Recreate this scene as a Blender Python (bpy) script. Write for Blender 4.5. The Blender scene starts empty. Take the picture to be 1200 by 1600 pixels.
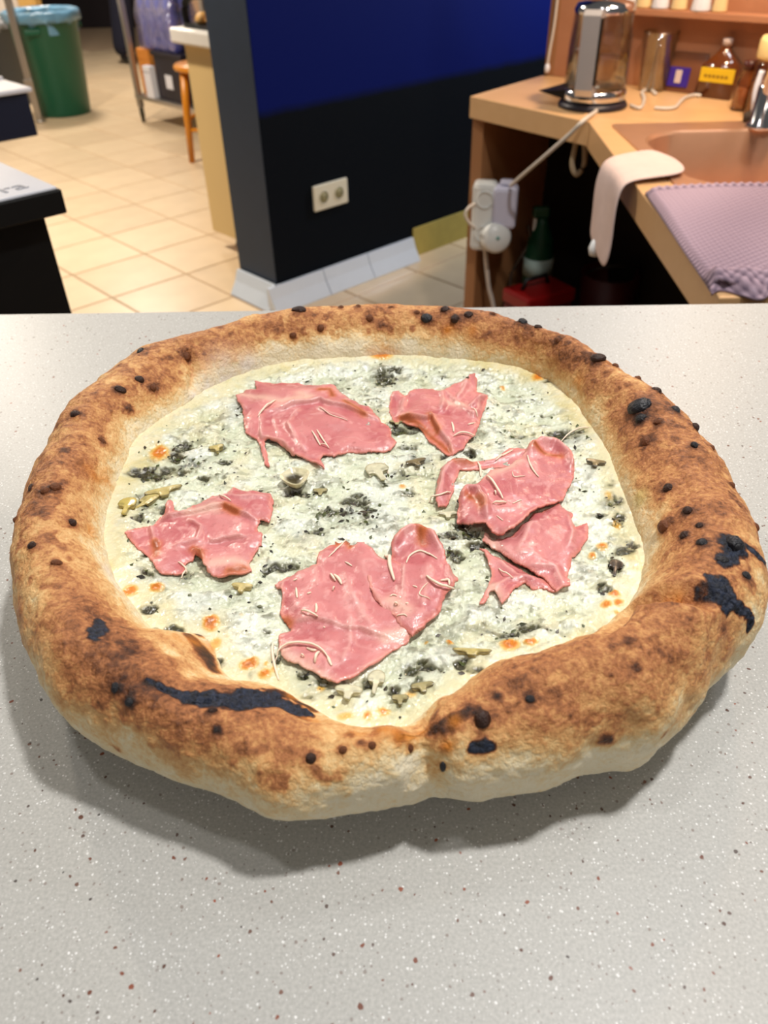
import bpy, bmesh, math, random
import numpy as np
from mathutils import Vector, Matrix
random.seed(7); np.random.seed(7)
SC = bpy.context.scene
# ------------------------------------------------------------------ camera
cd = bpy.data.cameras.new('camera'); cam = bpy.data.objects.new('camera', cd); SC.collection.objects.link(cam)
_t, _r = math.radians(38.5), math.radians(1.3)
_f = Vector((0, math.cos(_t), -math.sin(_t))); _u = Vector((0, math.sin(_t), math.cos(_t))); _x = Vector((1, 0, 0))
_R = math.cos(_r)*_x-math.sin(_r)*_u; _U = math.sin(_r)*_x+math.cos(_r)*_u
m = Matrix((_R, _U, -_f)).transposed().to_4x4(); m.translation = (0, 0, 1.17); cam.matrix_world = m
cd.sensor_width = 36; cd.lens = 36*1202/1600; cd.clip_start = .01; cd.clip_end = 60
cd.dof.use_dof = True; cd.dof.focus_distance = .345; cd.dof.aperture_fstop = 14
SC.camera = cam
# ------------------------------------------------------------------ world, lamps, exposure
w = bpy.data.worlds.new('world'); SC.world = w; w.use_nodes = True
w.node_tree.nodes['Background'].inputs[0].default_value = (1, .965, .92, 1)
w.node_tree.nodes['Background'].inputs[1].default_value = .10
def lamp(name, loc, power, size, col=(1, .95, .88), aim=None, kind='AREA', spread=180):
    l = bpy.data.lights.new(name, kind); l.energy = power; l.color = col
    if kind == 'AREA': l.shape = 'DISK'; l.size = size; l.spread = math.radians(spread)
    else: l.shadow_soft_size = size
    o = bpy.data.objects.new(name, l); SC.collection.objects.link(o); o.location = loc
    if aim is not None: o.rotation_euler = (Vector(aim)-Vector(loc)).to_track_quat('-Z', 'Y').to_euler()
    return o
lamp('ceiling_or_fill_lamp', (.46, .40, 2.5), 23.5, .13, (1, .965, .925))
lamp('ceiling_or_fill_lamp', (-.36, .34, 2.5), 3.6, .13, (1, .97, .93))
lamp('ceiling_or_fill_lamp', (1.22, 1.15, 2.5), 6, .30, (.90, .94, 1))
lamp('ceiling_or_fill_lamp', (-.10, 1.05, 2.5), 1.6, .09, (1, .95, .88))
lamp('ceiling_or_fill_lamp', (.25, -.9, 2.5), 6, .3, (1, .93, .84))  # unseen fill added behind the camera to brighten the front of the crust
lamp('ceiling_or_fill_lamp', (-2.0, 3.5, 2.55), 105, .2, (1, .88, .73))
lamp('ceiling_or_fill_lamp', (-2.2, 6.9, 2.55), 75, .5, (1, .9, .78))
lamp('sink_lamp', (.72, 1.62, 1.75), 13, .10, (1, .70, .44), (.7, 1.8, .78))
lamp('wall_lamp', (1.38, 3.62, 1.75), 26, .15, (.8, .88, 1), (.6, 3.7, .9))
vs = SC.view_settings; vs.view_transform = 'Standard'; vs.look = 'None'; vs.gamma = 1; vs.use_curve_mapping = False; vs.exposure = 0
SC.cycles.max_bounces = 8; SC.cycles.use_denoising = True
# ------------------------------------------------------------------ helpers
def lin(c):
    return tuple(((v/255)/12.92 if v/255 <= .04045 else ((v/255+.055)/1.055)**2.4) for v in c)
def linA(c):
    c = np.asarray(c, float)/255
    return np.where(c <= .04045, c/12.92, ((c+.055)/1.055)**2.4)
def new_mat(name):
    m = bpy.data.materials.new(name); m.use_nodes = True
    return m, m.node_tree.nodes, m.node_tree.links, m.node_tree.nodes['Principled BSDF']
def mat(name, rgb, rough=.5, metal=0, noise=.06, scale=30, bump=0, spec=None, trans=0, ior=1.45, coat=0):
    """plain surface with a little procedural tone variation and relief"""
    m, N, L, P = new_mat(name)
    P.inputs['Roughness'].default_value = rough; P.inputs['Metallic'].default_value = metal
    P.inputs['Transmission Weight'].default_value = trans; P.inputs['IOR'].default_value = ior
    if spec is not None: P.inputs['Specular IOR Level'].default_value = spec
    if coat: P.inputs['Coat Weight'].default_value = coat
    c = lin(rgb)
    tc = N.new('ShaderNodeTexCoord'); no = N.new('ShaderNodeTexNoise'); no.inputs['Scale'].default_value = scale; no.inputs['Detail'].default_value = 4
    L.new(tc.outputs['Object'], no.inputs['Vector'])
    mx = N.new('ShaderNodeMix'); mx.data_type = 'RGBA'; L.new(no.outputs['Fac'], mx.inputs['Factor'])
    mx.inputs[6].default_value = tuple(v*(1-noise) for v in c)+(1,); mx.inputs[7].default_value = tuple(min(1, v*(1+noise)) for v in c)+(1,)
    L.new(mx.outputs[2], P.inputs['Base Color'])
    if bump:
        b = N.new('ShaderNodeBump'); b.inputs['Strength'].default_value = bump; b.inputs['Distance'].default_value = .002
        L.new(no.outputs['Fac'], b.inputs['Height']); L.new(b.outputs['Normal'], P.inputs['Normal'])
    return m
def wood(name, a, b, rough=.45, sx=3, sy=60):
    m, N, L, P = new_mat(name); P.inputs['Roughness'].default_value = rough
    tc = N.new('ShaderNodeTexCoord'); mp = N.new('ShaderNodeMapping'); mp.inputs['Scale'].default_value = (sx, sy, sy)
    no = N.new('ShaderNodeTexNoise'); no.inputs['Scale'].default_value = 1; no.inputs['Detail'].default_value = 5
    L.new(tc.outputs['Object'], mp.inputs['Vector']); L.new(mp.outputs['Vector'], no.inputs['Vector'])
    mx = N.new('ShaderNodeMix'); mx.data_type = 'RGBA'; L.new(no.outputs['Fac'], mx.inputs['Factor'])
    mx.inputs[6].default_value = lin(a)+(1,); mx.inputs[7].default_value = lin(b)+(1,); L.new(mx.outputs[2], P.inputs['Base Color'])
    return m
def glass(name, tint=(250, 248, 240), rough=.02, alpha_mix=.72):
    """thin clear glass: mostly see-through with a glossy skin"""
    m, N, L, P = new_mat(name)
    tr = N.new('ShaderNodeBsdfTransparent'); tr.inputs[0].default_value = lin(tint)+(1,)
    gl = N.new('ShaderNodeBsdfGlossy'); gl.inputs['Roughness'].default_value = rough+.03
    fr = N.new('ShaderNodeLayerWeight'); fr.inputs['Blend'].default_value = .25
    mul = N.new('ShaderNodeMath'); mul.operation = 'MULTIPLY_ADD'; mul.inputs[1].default_value = .6; mul.inputs[2].default_value = .06
    L.new(fr.outputs['Fresnel'], mul.inputs[0])
    mi = N.new('ShaderNodeMixShader'); L.new(mul.outputs[0], mi.inputs[0]); L.new(tr.outputs[0], mi.inputs[1]); L.new(gl.outputs[0], mi.inputs[2])
    L.new(mi.outputs[0], N['Material Output'].inputs['Surface'])
    return m
def link(name, me, m=None, parent=None, smooth=True):
    o = bpy.data.objects.new(name, me); SC.collection.objects.link(o)
    if m is not None:
        for mm in (m if isinstance(m, (list, tuple)) else [m]): me.materials.append(mm)
    if parent is not None: o.parent = parent
    if smooth and len(me.polygons): me.polygons.foreach_set('use_smooth', [True]*len(me.polygons))
    return o
def tag(o, label=None, cat=None, group=None, kind=None):
    if label: o['label'] = label
    if cat: o['category'] = cat
    if group: o['group'] = group
    if kind: o['kind'] = kind
    return o
def thing(name, loc, label, cat, rot=0, group=None):
    o = bpy.data.objects.new(name, None); SC.collection.objects.link(o); o.location = loc; o.rotation_euler = (0, 0, rot); o.empty_display_size = .05
    return tag(o, label, cat, group)
def mesh_np(name, V, F):
    V = np.asarray(V, np.float32); F = np.asarray(F, np.int32)
    me = bpy.data.meshes.new(name); k = F.shape[1]
    me.vertices.add(len(V)); me.vertices.foreach_set('co', V.ravel())
    me.loops.add(F.size); me.loops.foreach_set('vertex_index', F.ravel())
    me.polygons.add(len(F)); me.polygons.foreach_set('loop_start', np.arange(len(F), dtype=np.int32)*k)
    me.update(calc_edges=True); me.validate()
    return me
def vattr(me, name, arr):
    arr = np.asarray(arr, np.float32)
    if arr.ndim == 1:
        a = me.attributes.new(name, 'FLOAT', 'POINT'); a.data.foreach_set('value', arr)
    else:
        if arr.shape[1] == 3: arr = np.concatenate([arr, np.ones((len(arr), 1), np.float32)], 1)
        a = me.attributes.new(name, 'FLOAT_COLOR', 'POINT'); a.data.foreach_set('color', arr.ravel())
def bm_mesh(name, bm, bevel=0, seg=2):
    if bevel:
        bmesh.ops.bevel(bm, geom=[e for e in bm.edges if len(e.link_faces) == 2 and e.calc_face_angle(0) > .5], offset=bevel, segments=seg, profile=.5, affect='EDGES', clamp_overlap=True)
    bmesh.ops.recalc_face_normals(bm, faces=bm.faces[:])
    me = bpy.data.meshes.new(name); bm.to_mesh(me); bm.free()
    return me
def add_box(bm, x0, x1, y0, y1, z0, z1):
    r = bmesh.ops.create_cube(bm, size=1)
    for v in r['verts']:
        v.co = Vector(((x0+x1)/2+v.co.x*(x1-x0), (y0+y1)/2+v.co.y*(y1-y0), (z0+z1)/2+v.co.z*(z1-z0)))
def box(name, dims, m, parent=None, bevel=.003, smooth=False):
    bm = bmesh.new(); add_box(bm, *dims)
    return link(name, bm_mesh(name, bm, bevel), m, parent, smooth)
def prism(name, pts, z0, z1, m, parent=None, bevel=0):
    bm = bmesh.new(); f = bm.faces.new([bm.verts.new((x, y, z0)) for x, y in pts])
    r = bmesh.ops.extrude_face_region(bm, geom=[f])
    for v in r['geom']:
        if isinstance(v, bmesh.types.BMVert): v.co.z = z1
    return link(name, bm_mesh(name, bm, bevel), m, parent, False)
def lathe(name, prof, m, parent=None, seg=32, loc=(0, 0, 0), wob=0):
    """prof: (r, z) from bottom to top"""
    n = len(prof); V, F = [], []
    for i, (r, z) in enumerate(prof):
        for k in range(seg):
            a = 2*math.pi*k/seg
            rr = r*(1+wob*math.sin(a*5+i)*.5+wob*math.sin(a*11+i*2)*.5)
            V.append((loc[0]+rr*math.cos(a), loc[1]+rr*math.sin(a), loc[2]+z))
    for i in range(n-1):
        for k in range(seg):
            F.append((i*seg+k, i*seg+(k+1) % seg, (i+1)*seg+(k+1) % seg, (i+1)*seg+k))
    bm = bmesh.new(); vs_ = [bm.verts.new(v) for v in V]
    for f in F:
        try: bm.faces.new([vs_[i] for i in f])
        except ValueError: pass
    bmesh.ops.remove_doubles(bm, verts=bm.verts[:], dist=1e-6)
    bmesh.ops.holes_fill(bm, edges=[e for e in bm.edges if e.is_boundary], sides=0) if False else None
    return link(name, bm_mesh(name, bm), m, parent)
def tube_mesh(name, pts, r, seg=8, rad=None):
    pts = [Vector(p) for p in pts]; n = len(pts); V, F = [], []
    up = Vector((0, 0, 1))
    for i, p in enumerate(pts):
        d = (pts[min(i+1, n-1)]-pts[max(i-1, 0)]).normalized()
        a = d.cross(up if abs(d.z) < .95 else Vector((1, 0, 0))).normalized(); b = a.cross(d)
        rr = rad[i] if rad else r
        for k in range(seg):
            t = 2*math.pi*k/seg; V.append(p+a*(rr*math.cos(t))+b*(rr*math.sin(t)))
    for i in range(n-1):
        for k in range(seg): F.append((i*seg+k, i*seg+(k+1) % seg, (i+1)*seg+(k+1) % seg, (i+1)*seg+k))
    F.append(tuple(range(seg))[::-1]); F.append(tuple(range((n-1)*seg, n*seg)))
    me = bpy.data.meshes.new(name); me.from_pydata([tuple(v) for v in V], [], F); me.update()
    return me
def spline(pts, n=8):
    """Catmull-Rom through the points"""
    P = [Vector(p) for p in pts]; out = []
    for i in range(len(P)-1):
        a, b, c, d = P[max(i-1, 0)], P[i], P[i+1], P[min(i+2, len(P)-1)]
        for k in range(n):
            t = k/n; out.append(b+.5*t*(c-a+t*(2*a-5*b+4*c-d+t*(3*(b-c)+d-a))))
    out.append(P[-1]); return out
def tube(name, pts, r, m, parent=None, seg=8, smooth_n=0):
    return link(name, tube_mesh(name, spline(pts, smooth_n) if smooth_n else pts, r, seg), m, parent)
def copy_tree(o, parent=None):
    c = o.copy(); SC.collection.objects.link(c)
    if parent is not None: c.parent = parent
    for ch in list(o.children): copy_tree(ch, c)
    return c
A43 = math.radians(43); UX = Vector((math.cos(A43), math.sin(A43), 0)); VX = Vector((-math.sin(A43), math.cos(A43), 0))
WC = Vector((-.37, 2.70, 0))           # the corner of the blue wall; the room's grid is turned 43 degrees
# ------------------------------------------------------------------ the setting
M_grout = mat('grout', (172, 146, 118), .9, noise=.1)
def tile_material():
    m, N, L, P = new_mat('floor_tile'); P.inputs['Roughness'].default_value = .32
    tc = N.new('ShaderNodeTexCoord'); oi = N.new('ShaderNodeObjectInfo')
    no = N.new('ShaderNodeTexNoise'); no.inputs['Scale'].default_value = 9; no.inputs['Detail'].default_value = 4
    L.new(tc.outputs['Object'], no.inputs['Vector'])
    ad = N.new('ShaderNodeMath'); ad.operation = 'MULTIPLY_ADD'; ad.inputs[1].default_value = .5; L.new(oi.outputs['Random'], ad.inputs[0]); L.new(no.outputs['Fac'], ad.inputs[2])
    r = N.new('ShaderNodeValToRGB'); r.color_ramp.elements[0].position = .3; r.color_ramp.elements[0].color = lin((205, 180, 146))+(1,)
    r.color_ramp.elements[1].position = 1; r.color_ramp.elements[1].color = lin((222, 198, 163))+(1,)
    L.new(ad.outputs[0], r.inputs[0]); L.new(r.outputs[0], P.inputs['Base Color'])
    return m
M_tile = tile_material()
floor = box('floor', (-5, 3, .2, 12.2, -.08, -.004), M_grout, bevel=0); tag(floor, kind='structure')
bm = bmesh.new(); add_box(bm, -.1615, .1615, -.1615, .1615, -.006, 0)
tile_me = bm_mesh('tile', bm, .002, 1); tile_me.materials.append(M_tile)
nt = 0
for i in range(-14, 36):
    for j in range(-16, 40):
        u = 1.18+.33*(i+.5); v = .12+.33*(j+.5)
        p = UX*u+VX*v; q = p-WC; qu, qv = q.dot(UX), q.dot(VX)
        if p.y < 2.5 or p.y > 9.4 or p.x < -.46*p.y-.1 or p.x > 1.0 or p.x > .14*p.y+.35: continue
        if qv > .2 and p.x > -.10*p.y: continue
        if nt >= 295: continue
        o = bpy.data.objects.new('tile', tile_me); SC.collection.objects.link(o); o.parent = floor; o.location = p; o.rotation_euler = (0, 0, A43); nt += 1
print('floor tiles', nt)
# blue wall with its dark end face
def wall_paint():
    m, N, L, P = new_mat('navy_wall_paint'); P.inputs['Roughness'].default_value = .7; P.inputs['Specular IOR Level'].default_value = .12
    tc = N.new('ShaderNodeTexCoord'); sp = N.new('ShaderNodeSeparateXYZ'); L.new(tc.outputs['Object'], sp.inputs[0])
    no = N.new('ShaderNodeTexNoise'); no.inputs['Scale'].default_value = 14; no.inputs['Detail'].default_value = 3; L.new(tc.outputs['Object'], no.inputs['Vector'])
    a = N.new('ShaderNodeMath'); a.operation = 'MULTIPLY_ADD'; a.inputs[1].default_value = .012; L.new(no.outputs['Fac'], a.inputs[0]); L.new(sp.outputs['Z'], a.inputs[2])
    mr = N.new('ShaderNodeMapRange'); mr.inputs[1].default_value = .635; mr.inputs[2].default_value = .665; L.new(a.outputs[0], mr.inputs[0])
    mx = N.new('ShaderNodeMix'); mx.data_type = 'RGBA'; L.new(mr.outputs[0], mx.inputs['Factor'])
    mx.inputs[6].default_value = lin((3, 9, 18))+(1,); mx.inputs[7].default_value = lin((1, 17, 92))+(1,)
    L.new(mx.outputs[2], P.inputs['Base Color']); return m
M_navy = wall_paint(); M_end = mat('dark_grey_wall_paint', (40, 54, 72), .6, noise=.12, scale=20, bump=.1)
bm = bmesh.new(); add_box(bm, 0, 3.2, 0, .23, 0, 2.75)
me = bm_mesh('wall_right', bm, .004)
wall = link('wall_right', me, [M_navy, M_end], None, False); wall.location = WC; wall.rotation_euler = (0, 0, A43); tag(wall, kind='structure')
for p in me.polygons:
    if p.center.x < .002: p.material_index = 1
M_btile = mat('white_glazed_tile', (206, 216, 228), .15, noise=.03, coat=.3); M_yel = mat('bare_yellow_plaster', (176, 160, 84), .8, noise=.15, scale=25, bump=.3)
base = box('baseboard_right', (0, .70, -.012, 0, 0, .075), M_grout, bevel=0); base.location = WC; base.rotation_euler = (0, 0, A43); tag(base, kind='structure')
def cove(name, x0, x1, parent, end=False):
    """one sloping baseboard tile: thin at the top, footed at the floor"""
    bm = bmesh.new(); prof = [(-.006, .088), (-.016, .088), (-.030, .05), (-.058, .004), (-.058, 0), (-.006, 0)]
    a = [bm.verts.new((x0, y, z)) for y, z in prof]; b = [bm.verts.new((x1, y, z)) for y, z in prof]
    bm.faces.new(a); bm.faces.new(b[::-1])
    for i in range(len(prof)): bm.faces.new((a[i], b[i], b[(i+1) % len(prof)], a[(i+1) % len(prof)]))
    return link(name, bm_mesh(name, bm, .002), M_btile, parent, False)
for x0, x1 in ((-.05, .205), (.209, .432), (.436, .69)): cove('tile', x0, x1, base)
base2 = box('baseboard_end', (-.012, 0, .0, .23, 0, .075), M_grout, bevel=0); base2.location = WC; base2.rotation_euler = (0, 0, A43); tag(base2, kind='structure')
o = cove('tile', 0, .24, base2); o.rotation_euler = (0, 0, -math.pi/2); o.location = (0, .225, 0)
tr = box('trim_1', (.70, 3.2, -.006, 0, 0, .118), M_yel, bevel=.001); tr.location = WC; tr.rotation_euler = (0, 0, A43); tag(tr, kind='structure')
M_white = mat('white_wall_paint', (222, 212, 200), .7, noise=.04, scale=6); M_beige = mat('beige_wall_paint', (206, 170, 138), .7, noise=.05)
wl = box('wall_left', (-3.35, -3.2, 5.2, 7.48, 0, 2.75), M_white, bevel=0); tag(wl, kind='structure')
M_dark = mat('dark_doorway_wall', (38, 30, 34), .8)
wb = box('wall_back', (-1.95, .5, 9.3, 9.45, 0, 2.75), M_beige, bevel=0); tag(wb, kind='structure')
wf = box('wall_far', (-5, 0, 11.2, 11.35, 0, 2.75), M_dark, bevel=0); tag(wf, kind='structure')
M_frame = wood('yellow_wood', (196, 150, 72), (218, 178, 104), .5, 40, 3)
door = box('door_1', (-2.86, -2.72, 7.46, 7.6, 0, 2.2), M_frame, bevel=.005); tag(door, kind='structure')
box('door_frame', (-2.08, -1.9, 9.16, 9.42, 0, 2.2), M_frame, door, .005)
wl2 = box('wall_left', (-3.25, -2.86, 7.48, 7.6, 0, 2.75), M_white, bevel=0); tag(wl2, kind='structure')
# ------------------------------------------------------------------ the counter in front
def counter_material():
    m, N, L, P = new_mat('speckled_grey_solid_surface'); P.inputs['Roughness'].default_value = .42; P.inputs['Specular IOR Level'].default_value = .3
    tc = N.new('ShaderNodeTexCoord')
    base = N.new('ShaderNodeTexNoise'); base.inputs['Scale'].default_value = 900; base.inputs['Detail'].default_value = 3; L.new(tc.outputs['Object'], base.inputs['Vector'])
    r0 = N.new('ShaderNodeValToRGB'); r0.color_ramp.elements[0].position = .3; r0.color_ramp.elements[1].position = .72
    r0.color_ramp.elements[0].color = lin((168, 168, 164))+(1,); r0.color_ramp.elements[1].color = lin((189, 188, 184))+(1,); L.new(base.outputs['Fac'], r0.inputs[0]); prev = r0.outputs[0]
    def specks(scale, size, keep, col, prev, seed, strength=1.0, jit=None):
        v = N.new('ShaderNodeTexVoronoi'); v.inputs['Scale'].default_value = scale; v.inputs['Randomness'].default_value = 1
        mp = N.new('ShaderNodeMapping'); mp.inputs['Location'].default_value = (seed*.37, seed*.71, seed*.13)
        wn = N.new('ShaderNodeTexNoise'); wn.inputs['Scale'].default_value = scale*1.7
        va = N.new('ShaderNodeVectorMath'); va.operation = 'SCALE'; va.inputs['Scale'].default_value = .35/scale
        vb = N.new('ShaderNodeVectorMath'); vb.operation = 'ADD'
        L.new(tc.outputs['Object'], wn.inputs['Vector']); L.new(wn.outputs['Color'], va.inputs[0]); L.new(tc.outputs['Object'], vb.inputs[0]); L.new(va.outputs[0], vb.inputs[1])
        L.new(vb.outputs[0], mp.inputs['Vector']); L.new(mp.outputs['Vector'], v.inputs['Vector'])
        sp = N.new('ShaderNodeSeparateColor'); L.new(v.outputs['Color'], sp.inputs[0])
        # the speck's radius follows the cell's own random number, cells under `keep` have one
        mr = N.new('ShaderNodeMapRange'); mr.inputs[1].default_value = 0; mr.inputs[2].default_value = keep; mr.inputs[3].default_value = size; mr.inputs[4].default_value = 0
        L.new(sp.outputs[0], mr.inputs[0])
        lt = N.new('ShaderNodeMath'); lt.operation = 'SUBTRACT'; L.new(mr.outputs[0], lt.inputs[0]); L.new(v.outputs['Distance'], lt.inputs[1])
        ml = N.new('ShaderNodeMath'); ml.operation = 'MULTIPLY'; ml.use_clamp = True; ml.inputs[1].default_value = 14; L.new(lt.outputs[0], ml.inputs[0])
        m2 = N.new('ShaderNodeMath'); m2.operation = 'MULTIPLY'; m2.inputs[1].default_value = strength; L.new(ml.outputs[0], m2.inputs[0])
        cr_ = N.new('ShaderNodeValToRGB'); cr_.color_ramp.elements[0].color = lin(col[0])+(1,); cr_.color_ramp.elements[1].color = lin(col[1])+(1,); L.new(sp.outputs[1], cr_.inputs[0])
        mx = N.new('ShaderNodeMix'); mx.data_type = 'RGBA'; L.new(m2.outputs[0], mx.inputs['Factor']); L.new(prev, mx.inputs[6]); L.new(cr_.outputs[0], mx.inputs[7])
        return mx.outputs[2]
    prev = specks(900, .40, .55, ((212, 212, 210), (238, 238, 238)), prev, 1, .8)
    prev = specks(520, .30, .22, ((222, 222, 220), (248, 248, 248)), prev, 2, .8)
    prev = specks(560, .36, .30, ((128, 112, 104), (150, 146, 142)), prev, 3, .75)
    prev = specks(250, .25, .30, ((62, 38, 24), (150, 74, 44)), prev, 4, .95)
    prev = specks(340, .28, .22, ((60, 54, 52), (120, 76, 58)), prev, 5, .9)
    L.new(prev, P.inputs['Base Color']); return m
M_counter = counter_material()
ct = thing('counter', (0, .572, 0), 'speckled pale grey worktop counter under the pizza', 'counter', math.radians(-1.1))
box('worktop', (-1.3, 1.3, -1.1, 0, .88, .92), M_counter, ct, .003)
M_cbody = mat('counter_body', (96, 92, 88), .6)
box('body_panel', (-1.25, 1.25, -1.05, -.05, 0, .88), M_cbody, ct, .003)
# ------------------------------------------------------------------ left side of the kitchen
M_black = mat('black_laminate', (9, 9, 10), .45); M_gloss = mat('white_gloss_top', (222, 226, 236), .18, noise=.03)
t = thing('black_counter', (-.39, 1.0, 0), 'black counter with shiny white top at the lower left edge', 'counter', A43)
box('carcass', (-.56, -.022, .022, .6, 0, .868), M_black, t, .002)
box('top_slab', (-.585, 0, 0, .63, .868, .897), M_black, t, .002)
tp = box('top_panel', (-.582, -.004, .004, .626, .8965, .9), M_gloss, t, .001)
fc = bpy.data.curves.new('printed_mark', 'FONT'); fc.body = 'ra'; fc.size = .042; fc.extrude = .0004; fc.materials.append(mat('grey_print', (92, 98, 116), .5))
fo = bpy.data.objects.new('printed_mark', fc); fm_ = bpy.data.meshes.new_from_object(fo); bpy.data.objects.remove(fo); fo = link('printed_mark', fm_, None, t, False); fo.location = (-.062, .024, .9002); fo.rotation_euler = (0, 0, math.radians(4)); fo['label'] = 'blurred grey print on the white top'
M_navyd = mat('dark_navy_enamel', (26, 34, 56), .4)
t = thing('work_table', (-.90, 2.29, 0), 'low white topped table with dark blue body left of the bin', 'table', A43)
box('table_body', (-.8, -.012, .012, .75, .685, .79), M_navyd, t, .003)
box('table_top', (-.81, 0, 0, .77, .79, .802), M_gloss, t, .004)
box('raised_edge', (-.81, -.0, .18, .20, .802, .808), M_gloss, t, .002)
box('pedestal', (-.75, -.55, .2, .55, 0, .685), M_navyd, t, .003)
M_steel = mat('brushed_steel', (176, 170, 162), .35, metal=.85, noise=.05, scale=60); M_chrome = mat('chrome', (215, 215, 218), .12, metal=1, noise=.02)
t = thing('steel_post', (-2.33, 5.92, 0), 'tall steel post standing in front of the green bin', 'post')
box('post_shaft', (-.022, .022, -.022, .022, .01, 1.9), M_steel, t, .006)
lathe('post_foot', [(.0, 0), (.034, 0), (.034, .012), (.024, .02), (0, .02)], M_steel, t, 20)
box('shelf_clip', (-.03, .03, -.036, -.02, .20, .27), M_steel, t, .005)
# bins
M_green = mat('green_plastic', (10, 84, 60), .42, noise=.1, scale=8); M_liner = mat('blue_bin_liner', (104, 150, 180), .22, noise=.3, scale=22, bump=.6)
t = thing('waste_bin', (-2.25, 6.22, 0), 'tall round green plastic bin with blue liner over its rim', 'bin')
lathe('bin_body', [(0, .004), (.175, 0), (.18, .012), (.228, .57), (.238, .58), (.238, .605), (.228, .605), (.222, .57), (.17, .02), (0, .02)], M_green, t, 48)
lathe('bin_liner', [(.219, .50), (.226, .61), (.238, .635), (.253, .627), (.256, .605), (.250, .572), (.246, .57), (.250, .60), (.243, .618), (.231, .604), (.212, .50)], M_liner, t, 96, wob=.035)
for s in (-1, 1):
    h = box('bin_handle', (-.05, .05, -.012, .012, .51, .54), M_green, t, .006); h.rotation_euler = (0, 0, math.radians(90+s*70)); h.location = (.238*math.cos(math.radians(s*70-20)), .238*math.sin(math.radians(s*70-20)), 0)
M_gbin = mat('grey_plastic', (74, 76, 78), .5)
t = thing('waste_bin', (-2.78, 6.62, 0), 'dark grey bin half hidden behind the steel post', 'bin')
lathe('bin_body', [(0, .004), (.16, 0), (.165, .012), (.20, .52), (.212, .525), (.212, .55), (.2, .55), (.19, .52), (.15, .02), (0, .02)], M_gbin, t, 40)
lathe('bin_liner', [(.192, .48), (.20, .56), (.215, .575), (.224, .56), (.224, .5), (.219, .5), (.218, .55), (.2, .55), (.185, .48)], mat('grey_bin_liner', (150, 150, 152), .35, noise=.2, scale=20), t, 72, wob=.04)
M_card = mat('brown_cardboard', (104, 66, 40), .8, noise=.12, scale=18)
t = thing('cardboard_box', (-2.74, 6.2, 0), 'brown box on the floor in front of the grey bin', 'box', .3)
box('carton', (-.07, .07, -.06, .06, 0, .27), M_card, t, .003)
box('flap', (-.068, .068, -.064, -.060, .21, .268), M_card, t, .001)
# steel shelf rack with boxes
rk = thing('steel_rack', (-1.6, 5.87, 0), 'steel shelf rack standing behind the orange stool', 'rack', A43)
for x, y in ((0, 0), (.42, 0), (0, -.95), (.42, -.95)):
    p = box('rack_post', (x-.018, x+.018, y-.018, y+.018, .09, 1.9), M_steel, rk, .005)
    lathe('foot', [(0, 0), (.012, 0), (.016, .04), (.016, .09), (0, .092)], mat('dark_rubber', (58, 52, 36), .6), p, 14, (x, y, 0))
box('rack_shelf', (-.02, .44, -.97, .02, .145, .17), M_steel, rk, .004)
box('rack_shelf', (-.02, .44, -.97, .02, 1.05, 1.075), M_steel, rk, .004)
def on_rack(x, y, z): p = Vector((-1.6, 5.87, 0))+UX*x+VX*y; return (p.x, p.y, z)
M_orange = mat('orange_cardboard', (206, 132, 52), .7, noise=.08); M_wb = mat('white_card', (220, 222, 232), .6); M_crate = mat('black_plastic', (34, 30, 40), .4)
t = thing('orange_box', on_rack(.03, -.10, .17), 'upright orange cardboard box on the lower rack shelf', 'box', A43)
box('carton', (0, .2, -.075, .075, 0, .27), M_orange, t, .003); box('lid_flap', (-.004, .0, -.07, .07, .21, .265), M_orange, t, .001)
t = thing('white_box', on_rack(-.018, -.19, .17), 'small white box leaning between the orange box and black crate', 'box', A43)
box('carton', (0, .045, -.045, .04, 0, .185), M_wb, t, .003); box('lid_seam', (-.0015, 0, -.043, .038, .150, .153), M_gbin, t, 0)
t = thing('black_crate', on_rack(.02, -.42, .17), 'black plastic crate with a white label on the rack shelf', 'crate', A43)
for nm, d in (('crate_side', (0, .015, -.17, .17, 0, .25)), ('crate_side', (.32, .335, -.17, .17, 0, .25)), ('crate_end', (.015, .32, -.17, -.155, 0, .25)), ('crate_end', (.015, .32, .155, .17, 0, .25)), ('crate_floor', (.01, .325, -.165, .165, 0, .015)), ('crate_rim', (-.012, .347, -.182, .182, .25, .275))): box(nm, d, M_crate, t, .003)
box('label', (-.003, 0, -.02, .06, .07, .15), M_wb, t, .001)
# wrapped pack of bottles on the crate
M_pet = mat('blue_tinted_plastic', (120, 126, 196), .12, noise=.25, scale=14, coat=.5); M_cap = mat('blue_cap', (60, 70, 150), .4)
M_wrap, N_, L_, P_ = new_mat('clear_shrink_wrap')
tr_ = N_.new('ShaderNodeBsdfTransparent'); tr_.inputs[0].default_value = (.80, .80, .96, 1); gl_ = N_.new('ShaderNodeBsdfGlossy'); gl_.inputs['Roughness'].default_value = .18; gl_.inputs[0].default_value = (.9, .9, 1, 1)
tcw = N_.new('ShaderNodeTexCoord'); now = N_.new('ShaderNodeTexNoise'); now.inputs['Scale'].default_value = 22; now.inputs['Detail'].default_value = 4; bw = N_.new('ShaderNodeBump'); bw.inputs['Strength'].default_value = 1; bw.inputs['Distance'].default_value = .02
L_.new(tcw.outputs['Object'], now.inputs['Vector']); L_.new(now.outputs['Fac'], bw.inputs['Height']); L_.new(bw.outputs['Normal'], gl_.inputs['Normal'])
mw_ = N_.new('ShaderNodeMixShader'); mw_.inputs[0].default_value = .33; L_.new(tr_.outputs[0], mw_.inputs[1]); L_.new(gl_.outputs[0], mw_.inputs[2]); L_.new(mw_.outputs[0], N_['Material Output'].inputs['Surface'])
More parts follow.
